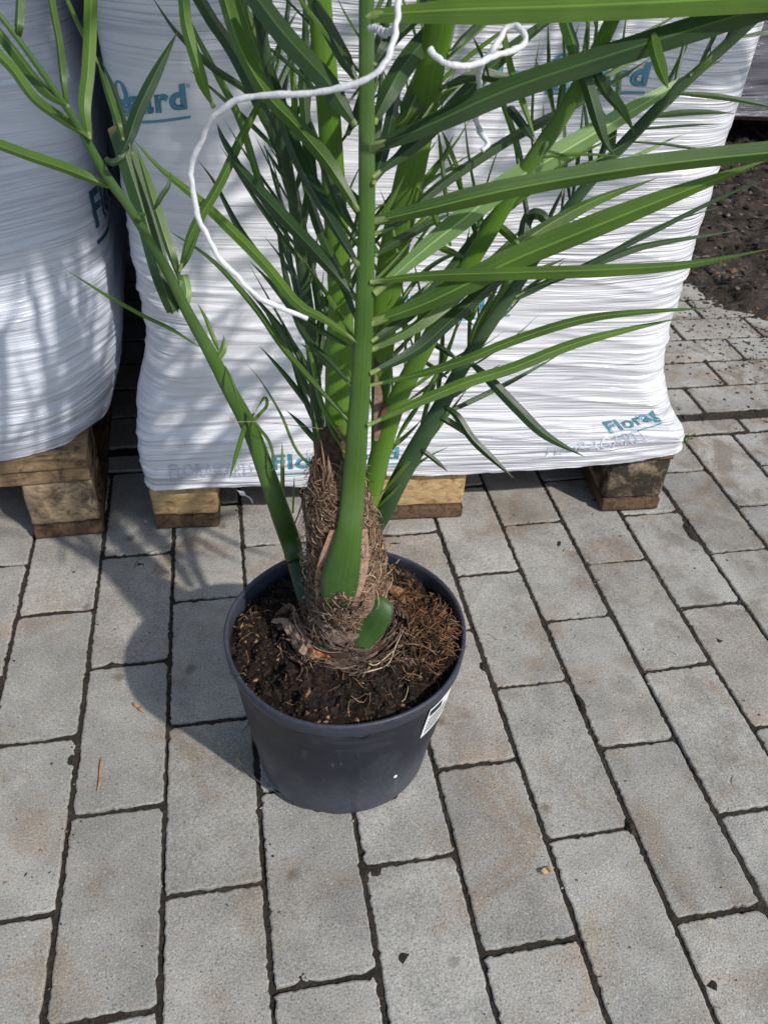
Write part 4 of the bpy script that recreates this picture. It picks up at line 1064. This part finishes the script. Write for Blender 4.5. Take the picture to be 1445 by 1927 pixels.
for i in range(1000):       # grey papery straps wound round the foot like a nest
    a = r9.uniform(-3.6, 0.4); z = r9.uniform(.186, .222); da = r9.choice([-1, 1]) * r9.uniform(.25, .8); pts = []; o0 = max(.001, (.224 - z) * .85) * r9.uniform(.25, 1.15); up = r9.uniform(-.012, .012)
    for k in range(7):
        t = k / 6; pts.append(tpt(a + da * t, max(.184, z + up * t), o0 + .003 * math.sin(t * 3.1 + i) + .003 * t))
    if i % 3 == 0: B.ribbon(pts, r9.uniform(.0010, .0034), (0, 0, 1), shade(r9.choice(NEST), r9))
    else: B.strand(pts, r9.uniform(.0003, .0009), shade(r9.choice(NEST), r9), .5)
for i in range(260):       # frayed shreds flaring round the foot
    a = r9.uniform(-3.5, .4); z = r9.uniform(.190, .235); L = r9.uniform(.010, .030); out = r9.uniform(.05, .6); sw = r9.uniform(-.6, .6); pts = []
    for k in range(6):
        t = k / 5; pts.append(tpt(a + sw * t, z - L * t * (1 - out) * .7 + .004 * math.sin(t * 3), .003 + L * out * t))
    if r9.random() < .35: B.ribbon(pts, r9.uniform(.0008, .0028), (math.sin(a), -math.cos(a), .2), shade(r9.choice(NEST), r9))
    else: B.strand(pts, r9.uniform(.0003, .0009), shade(r9.choice(NEST + FIB), r9), .7)
for i in range(240):       # frizzy threads standing off the trunk's sides
    a = r9.choice([r9.gauss(-3.0, .35), r9.gauss(-.15, .35), r9.uniform(-3.3, .2)]); z = r9.uniform(.21, .40); pts = []; L = r9.uniform(.006, .020); c1, c2 = r9.uniform(-2, 2), r9.uniform(-2.5, 2.5)
    for k in range(7):
        t = k / 6; pts.append(tpt(a + .25 * math.sin(c1 * t * 2), min(.42, z + L * .8 * math.sin(c2 * t)), .002 + L * .6 * math.sin(t * 2.4)))
    B.strand(pts, r9.uniform(.00025, .0005), shade(r9.choice(FIB + NEST), r9), .5)
for i in range(70):        # upright sheath strips between the stalks
    a = r9.uniform(-3.3, .3); z = r9.uniform(.28, .38); L = r9.uniform(.02, .05); sw = r9.uniform(-.5, .5); pts = []
    for k in range(7):
        t = k / 6; zq = min(.425, z + L * t); pts.append(tpt(a + sw * t, zq, .002 + .005 * t * t))
    B.ribbon(pts, r9.uniform(.0006, .0022), (math.sin(a), -math.cos(a), .1), shade(r9.choice(FIB), r9))
o = B.build('trunk_fibre', M['fibre'], palm); o['kind'] = 'stuff'
# larger dry pieces: sheath edges, dead straps, wiry threads
B = Bits(); mi = world_of(palm).inverted()
def dry(path, w, col, kind='r', tw=0.0):
    res = catmull(path, 16); pts = [mi @ at(a, b, (surf(a, b, .006 + .6 * w) if b > 985 else d)) for a, b, d in res]
    if kind == 's': B.strand(pts, w, col, .4)
    else:
        side = (CR * math.cos(tw) + CU * math.sin(tw)); B.ribbon(pts, w, side, col)
dry([(598, 1130, .815), (599, 1090, .80), (612, 1045, .785), (630, 990, .765), (636, 930, .73)], .0042, (.36, .22, .14))
dry([(662, 1150, .812), (678, 1105, .805), (686, 1060, .79), (686, 990, .77), (686, 940, .73)], .0036, (.38, .25, .17))
dry([(518, 1158, .83), (542, 1146, .825), (560, 1178, .835), (576, 1210, .845), (596, 1232, .845)], .0075, (.26, .17, .12), tw=1.2)
dry([(590, 1222, .838), (575, 1228, .838), (600, 1236, .838), (625, 1236, .838), (640, 1240, .838)], .0032, (.30, .10, .035), tw=1.4)
dry([(560, 1145, .83), (590, 1160, .82), (625, 1190, .82), (650, 1200, .82)], .0050, (.17, .12, .09), tw=1.3)
dry([(704, 1128, .815), (716, 1112, .81), (732, 1106, .805), (744, 1120, .80)], .0070, (.24, .13, .07), tw=1.2)
dry([(660, 1240, .831), (668, 1215, .828), (682, 1180, .822), (705, 1145, .817), (738, 1122, .813)], .0008, (.42, .20, .08), 's')
dry([(548, 1020, .80), (555, 1050, .80), (565, 1075, .805), (585, 1110, .81), (590, 1140, .815)], .0034, (.38, .22, .10))
dry([(536, 1040, .80), (545, 1060, .80), (556, 1078, .80)], .0030, (.45, .25, .10), tw=.5)
dry([(606, 1000, .77), (625, 985, .75), (634, 1010, .752), (640, 1045, .757)], .0007, (.45, .28, .13), 's')
dry([(552, 995, .78), (572, 935, .775), (588, 880, .77), (598, 820, .76)], .0009, (.20, .11, .07), 's')
dry([(432, 786, .715), (440, 794, .712), (480, 794, .71), (545, 800, .71), (612, 808, .72)], .0011, (.42, .30, .20))
dry([(640, 845, .70), (650, 870, .70), (640, 900, .70), (646, 915, .70)], .0050, (.22, .13, .09), tw=.3)
dry([(715, 810, .745), (722, 780, .74), (738, 745, .735), (745, 722, .733)], .0028, (.10, .055, .035))
dry([(712, 700, .735), (720, 665, .725), (722, 640, .72), (728, 618, .715)], .0070, (.11, .065, .05))
dry([(708, 830, .75), (712, 790, .745), (712, 740, .74), (706, 700, .735)], .0045, (.24, .15, .11))
dry([(600, 830, .78), (608, 860, .775), (622, 900, .77), (618, 945, .775)], .0080, (.20, .12, .08))
dry([(650, 1240, .838), (680, 1238, .835), (705, 1252, .838), (740, 1225, .83)], .0009, STRAW, 's')
dry([(676, 1268, .842), (700, 1262, .84), (730, 1250, .838), (745, 1215, .83), (762, 1180, .82)], .0008, (.40, .33, .24), 's')
dry([(700, 1108, .80), (730, 1080, .79), (752, 1052, .785)], .0009, (.30, .22, .15), 's')
dry([(700, 1135, .82), (690, 1160, .825), (700, 1180, .83)], .004, (.22, .14, .10))
for i in range(110):
    x0 = r9.uniform(520, 760); y0 = r9.uniform(1130, 1245); d0 = .832; a = r9.uniform(-.6, .9); L = r9.uniform(25, 80)
    pth = [(x0 + L * k / 3 * math.cos(a + .3 * k), y0 + L * k / 3 * math.sin(a + .3 * k) * .6, d0 + .004 * k) for k in range(4)]
    if all(450 < p[0] < 860 for p in pth): dry(pth, r9.uniform(.0003, .0010), shade(r9.choice(FIB + NEST), r9), r9.choice('ssr'), r9.uniform(0, 3))
for i in range(90):        # shreds lapping over the foot of the front stalk
    x0 = r9.uniform(596, 640); y0 = r9.uniform(1120, 1175); L = r9.uniform(25, 75); a = r9.uniform(.15, 1.1) if r9.random() < .5 else r9.uniform(-.35, .1)
    if r9.random() < .5: x0 = 1290 - x0 - 5; a = math.pi - a
    pth = [(x0 + L * k / 3 * math.cos(a), y0 + L * k / 3 * math.sin(a) + 3 * math.sin(k * 1.7), .8) for k in range(4)]
    if min(p[1] for p in pth) < 1108: continue
    res = catmull(pth, 10); pts = [mi @ at(p, q, surf(p, q, r9.uniform(.013, .018))) for p, q, d in res]
    if i % 4 == 0: B.ribbon(pts, r9.uniform(.0008, .0020), CU, shade(r9.choice(NEST), r9))
    else: B.strand(pts, r9.uniform(.0003, .0007), shade(r9.choice(FIB + NEST), r9), .5)
for i in range(26):        # hair-like threads round the stalk feet
    x0 = r9.uniform(560, 640); y0 = r9.uniform(930, 1040); pth = [(x0, y0, .765)]
    for k in range(4): pth.append((pth[-1][0] + r9.uniform(-22, 22), pth[-1][1] + r9.uniform(-8, 30), .76 + r9.uniform(-.01, .01)))
    dry(pth, r9.uniform(.0002, .0005), shade(r9.choice(FIB), r9), 's')
for pth, w_, c_, tw_ in (([(512, 1168), (535, 1172), (556, 1200), (572, 1225), (600, 1238)], .0055, (.30, .21, .15), 1.0),
        ([(530, 1150), (570, 1158), (610, 1190), (650, 1202), (690, 1190)], .0060, (.14, .10, .08), 1.4), ([(545, 1175), (580, 1200), (625, 1222), (665, 1222)], .0050, (.20, .14, .105), 1.5),
        ([(610, 1175), (640, 1205), (668, 1215)], .0050, (.11, .075, .055), 1.2), ([(560, 1215), (590, 1232), (625, 1238)], .0045, (.33, .12, .045), 1.4),
        ([(735, 1180), (742, 1165), (738, 1195), (722, 1215)], .0035, (.32, .22, .15), .3), ([(738, 1105), (752, 1118), (762, 1135)], .0060, (.30, .17, .09), .7),
        ([(660, 1180), (690, 1150), (705, 1100)], .0050, (.22, .15, .11), .2), ([(600, 1150), (585, 1120), (583, 1090)], .0045, (.20, .13, .095), .2)):
    dry([(a, b, .8) for a, b in pth], w_, c_, 'r', tw_)
o = B.build('dry_sheath', M['fibre'], palm); o['kind'] = 'stuff'

# leaflets of the crown, above the picture, with more added for shade
V, F, UV = [], [], []; rc = random.Random(5)
def crown_leaf(p, d, L, w):
    pts = []; q = p.copy(); dd = d.normalized()
    for k in range(9):
        pts.append(q.copy()); q = q + dd * (L / 8); dd = (dd - Vector((0, 0, .05))).normalized()
    if min(x.z for x in pts) < 0.86: return
    wd = [w * min(1, .4 + k / 2.5) * (1 if k < 5 else max(.06, 1 - (k - 4) / 4.2)) for k in range(9)]
    blade_geo(pts, wd, lambda t: 0.0, V, F, UV, ref=Vector((rc.uniform(-.5, .5), rc.uniform(-.5, .5), 1)))
def crown(p0, d0, n, L0=.30, sp=.026):
    d = d0.normalized(); p = p0.copy()
    for k in range(n):
        t = k / n; side = d.cross(Vector((0, 0, 1)))
        if side.length < 1e-4: side = Vector((1, 0, 0))
        side.normalize()
        for sg in (-1, 1):
            dr = (side * sg * (0.9 - .4 * t) + d * (0.75 + .5 * t) + Vector((rc.uniform(-.15, .15), rc.uniform(-.15, .15), rc.uniform(-.1, .3)))).normalized()
            crown_leaf(p, dr, L0 * (1 - .45 * t) * rc.uniform(.8, 1.15), rc.uniform(.014, .022))
        p = p + d * sp; d = (d + Vector((0, 0, -.012))).normalized()
for fr in (F1, F2, F3, F4, F5, F6, F7):
    for p, d in fr.extra[::1]:
        side = d.cross(Vector((0.2, 1, 0.1))).normalized()
        for sg in (-1, 1):
            dr = (side * sg * .8 + d * .9 + Vector((rc.uniform(-.2, .2), rc.uniform(-.1, .3), rc.uniform(-.1, .3)))).normalized()
            crown_leaf(p, dr, rc.uniform(.18, .32), rc.uniform(.014, .022))
for d0, n in (((.30, -.38, .75), 24), ((.55, -.12, .75), 22), ((.02, -.45, 1.0), 20), ((-.35, .05, .9), 24), ((.15, .25, .9), 22), ((-.15, -.25, 1.1), 22), ((.35, .15, 1.0), 22), ((-.5, -.2, .8), 22), ((.10, -.30, 1.3), 24), ((-.12, -.42, 1.1), 22), ((.18, -.48, 1.2), 22), ((-.3, -.35, 1.2), 22), ((0, -.1, 1.6), 26), ((.05, -.42, 1.5), 26), ((-.2, -.2, 1.5), 24), ((-.05, -.55, 1.3), 24), ((.28, -.30, 1.5), 24)):
    crown(Vector((TX, TY, .92)) + Vector(d0).normalized() * .05, Vector(d0), n)  # extra unseen fronds, added to shade the stacks and the front stalk
mi = world_of(palm).inverted()
o = mesh_obj('crown_leaflets', [mi @ v for v in V], F, M['leaf'], palm, uv=UV); o['kind'] = 'stuff'
print('leaflets', NLEAF[0])

# ------------------------------------------------------------------ string
def rope(paths, name, label, rad):
    V, F, UV = [], [], []
    for path in paths:
        res = catmull(path, 150); pts = [at(a + 9 * (float(vn(i * .11, len(path), 3)) - .5) + 4 * (float(vn(i * .4, 2, 5)) - .5), b + 9 * (float(vn(i * .10, 7, 4)) - .5), d) for i, (a, b, d) in enumerate(res)]
        rads = [rad * (1 + .07 * math.sin(i * 1.1) + .08 * math.sin(i * .37 + 1)) for i in range(len(pts))]
        tube_geo(pts, rads, V, F, UV, sides=12, flat=.8)
    o = mesh_obj(name, V, F, M['string'], uv=UV); tag(o, label, 'string'); return o
rope([[(748, -20, .45), (744, 30, .45), (735, 100, .452), (700, 145, .455), (640, 170, .46), (560, 180, .465), (490, 177, .47), (440, 190, .475), (400, 225, .485), (372, 275, .50), (362, 310, .51), (368, 375, .52), (385, 430, .53), (425, 500, .54), (475, 548, .55), (530, 582, .565), (577, 604, .575)],
      [(700, 52, .50), (722, 62, .49), (742, 58, .455)]], 'string', 'white plastic string looping over the left side of the palm', .0018)
rope([[(804, 90, .48), (825, 110, .48), (860, 127, .48), (900, 122, .485), (935, 106, .49), (970, 95, .495), (990, 72, .50), (975, 50, .505), (952, 58, .507), (925, 92, .505), (905, 135, .52), (898, 170, .55), (897, 225, .57), (905, 255, .57), (916, 272, .57), (906, 288, .57)]],
     'string', 'short white string with a frayed end hanging between the right leaflets', .0019)

# ------------------------------------------------------------------ loose things on the paving
rg = random.Random(21)
def small(name, label, cat, path, w, col, kind='r', lift=.0015, group=None, curl=.002):
    B = Bits(); res = catmull([(x, y) for x, y in path], 12)
    pts = [on_z(x, y, lift + curl * abs(math.sin(i * .6))) for i, (x, y) in enumerate(res)]
    if kind == 'r':
        t = (pts[-1] - pts[0]).normalized(); B.ribbon(pts, w, tuple(t.cross(Vector((0, 0, 1)))), col)
    else: B.strand(pts, w, col, .5)
    o = B.build(name, M['bits']); tag(o, label, cat, group); return o
small('dry_leaf', 'tan dry leaf scrap on a paver at the lower right of the pot', 'leaf', [(1016, 1644), (1030, 1637), (1043, 1632)], .0032, (.50, .38, .22), curl=.004)
small('dry_leaf', 'thin curled brown leaf scrap on a paver left of the pot', 'leaf', [(192, 1425), (190, 1450), (188, 1475), (183, 1490)], .0014, (.36, .21, .10))
small('dry_leaf', 'small orange brown leaf scrap above the thin curled one', 'leaf', [(250, 1322), (260, 1330), (272, 1342)], .0020, (.38, .22, .11))
small('dry_leaf', 'yellow husk lying against the foot of the pot', 'leaf', [(543, 1488), (552, 1498), (562, 1508)], .0028, (.50, .40, .24), curl=.004)
small('straw', 'dry grass stalk on the paver in front of the left side of the pot', 'straw', [(445, 1425), (470, 1455), (500, 1480), (540, 1500)], .0006, STRAW, 's')
small('straw', 'short pale stalk beside the long dry stalk left of the pot', 'straw', [(449, 1420), (452, 1442), (466, 1462)], .0005, STRAW, 's')
small('twig', 'thin dark twig in the pot shadow left of the rim', 'twig', [(476, 1345), (466, 1365), (452, 1380)], .0007, (.05, .035, .025), 's', .004)
small('twig', 'thin twig on the paver in front of the left pale block', 'twig', [(250, 1048), (280, 1040), (310, 1030), (350, 1028)], .0006, (.10, .075, .05), 's', .004)
small('twig', 'curved twig hooked below the paver corner near the left pale block', 'twig', [(253, 1068), (262, 1052), (285, 1044), (318, 1040)], .0005, (.08, .06, .04), 's', .003)
def clod(name, label, cx, cy, sx, sy, h, seed, mat='joint', n=26):
    c = on_z(cx, cy); V, F = [], []
    for j in range(n + 1):
        for i in range(n + 1):
            u, v = i / n * 2 - 1, j / n * 2 - 1; rr = math.hypot(u, v)
            z = h * max(0, 1 - rr ** 2) * (0.4 + 1.3 * float(fbm(np.array(u * 3.5 + seed), np.array(v * 3.5), seed, 3))) - .001 - .004 * max(0, rr + .9 * (float(fbm(np.array(u * 2.6), np.array(v * 2.6 + seed), seed + 3, 3)) - .5) - .75)
            V.append((c.x + u * sx, c.y + v * sy, z))
    for j in range(n):
        for i in range(n): q = j * (n + 1) + i; F.append((q, q + 1, q + n + 2, q + n + 1))
    o = mesh_obj(name, V, F, M[mat]); tag(o, label, 'dirt clod', 'clods of dark dirt on the paving'); return o
clod('dirt_clod', 'black crumbly dirt heap against the middle pallet block', 748, 958, .022, .016, .034, 3, 'soil')
clod('dirt_clod', 'dark mud smear along a joint below the right pallet block', 1298, 1003, .009, .032, .003, 5)
clod('dirt_clod', 'dark mud lump in the long joint right of the pot', 1093, 1325, .006, .016, .0035, 8)
clod('dirt_clod', 'small brown dirt lump beside the pot at the right rim level', 911, 1255, .007, .009, .005, 12)
clod('dirt_clod', 'flat brown dirt spot on a paver near the bottom edge', 571, 1838, .009, .008, .0015, 15)
clod('dirt_clod', 'dark dirt at the corner of a joint in the lower right', 1184, 1555, .006, .012, .005, 18)
clod('dirt_clod', 'crumbly brown dirt under the front edge of the pot', 603, 1519, .011, .006, .006, 31)
clod('dirt_clod', 'brown dirt caught at the right foot of the pot', 735, 1498, .009, .005, .006, 33)
clod('dirt_clod', 'dark dirt behind the left foot of the pot', 511, 1452, .006, .010, .008, 35)
clod('dirt_clod', 'small dark dirt blot where joints meet at the far left', 136, 1430, .006, .009, .003, 37)
B = Bits()
for i in range(5200):       # crumbs scattered over the paving, thickest along the joints and to the right
    if i % 3 == 0:
        j = rg.randint(-8, 18); x = j * P + rg.gauss(0, .006); y = rg.uniform(-.9, .2)
    elif i % 3 == 1: x = rg.gauss(1.25, .35); y = rg.gauss(.45, .35)
    else: x = rg.uniform(-.6, 1.6); y = rg.uniform(-.9, .7)
    if math.hypot(x - PX, y - PY) < .096: continue
    q = rg.random(); c = (.035, .028, .022) if q < .72 else (TAN if q < .84 else (.40, .38, .34))
    B.chip((x, y, .0008), rg.choice([.0004, .0005, .0006, .0007, .0009, .0012]) * rg.uniform(.7, 1.3), shade(c, rg), rg, .5, rg.uniform(1, 2))
for i in range(1300):      # crumbled soil trodden onto the paving at the right
    x = rg.gauss(1.45, .14); y = rg.gauss(.62, .22)
    B.chip((x, y, .0012), rg.uniform(.0008, .0038), shade((.045, .037, .030), rg, .4), rg, .5, rg.uniform(1, 2))
for i in range(200):
    x = rg.gauss(1.15, .35); y = rg.gauss(-.1, .5); a = rg.uniform(0, 6.28); L = rg.uniform(.004, .016)
    B.strand([(x + math.cos(a + k * .2) * L * k / 3, y + math.sin(a + k * .2) * L * k / 3, .0015) for k in range(4)], rg.uniform(.0002, .0004), shade(rg.choice([BRN, STRAW, DRK]), rg))
o = B.build('dirt_crumbs', M['bits']); tag(o, kind='stuff')
B = Bits()
for cx, cy, n, sp in ((1287, 828, 26, .012), (1283, 835, 14, .006)):
    c = on_z(cx, cy)
    for i in range(n):
        x, y = c.x + rg.gauss(0, sp), c.y + rg.gauss(0, sp * .4); a = rg.uniform(0, 6.28); L = rg.uniform(.008, .022)
        B.strand([(x + math.cos(a) * L * .5 * t * t, y + math.sin(a) * L * .5 * t * t, L * t * (1 - .4 * t)) for t in (0, .35, .7, 1)], .0006, shade((.10, .16, .04), rg), .8)
o = B.build('grass_tuft', M['bits']); tag(o, kind='stuff')
B = Bits()
for i in range(4200):       # clods and leaf litter over the soil bed
    x = rg.uniform(1.42, 2.6); y = rg.uniform(.55, 2.0); z = float(soilz(np.array(x), np.array(y)))
    if z < .002: continue
    q = rg.random(); c = (.022, .018, .015) if q < .75 else ((.13, .11, .095) if q < .92 else (.17, .10, .05))
    B.chip((x, y, z), rg.uniform(.002, .013) * (1 if q < .75 else .8), shade(c, rg), rg, .45, rg.uniform(1, 2))
o = B.build('soil_clods', M['bits']); tag(o, kind='stuff')
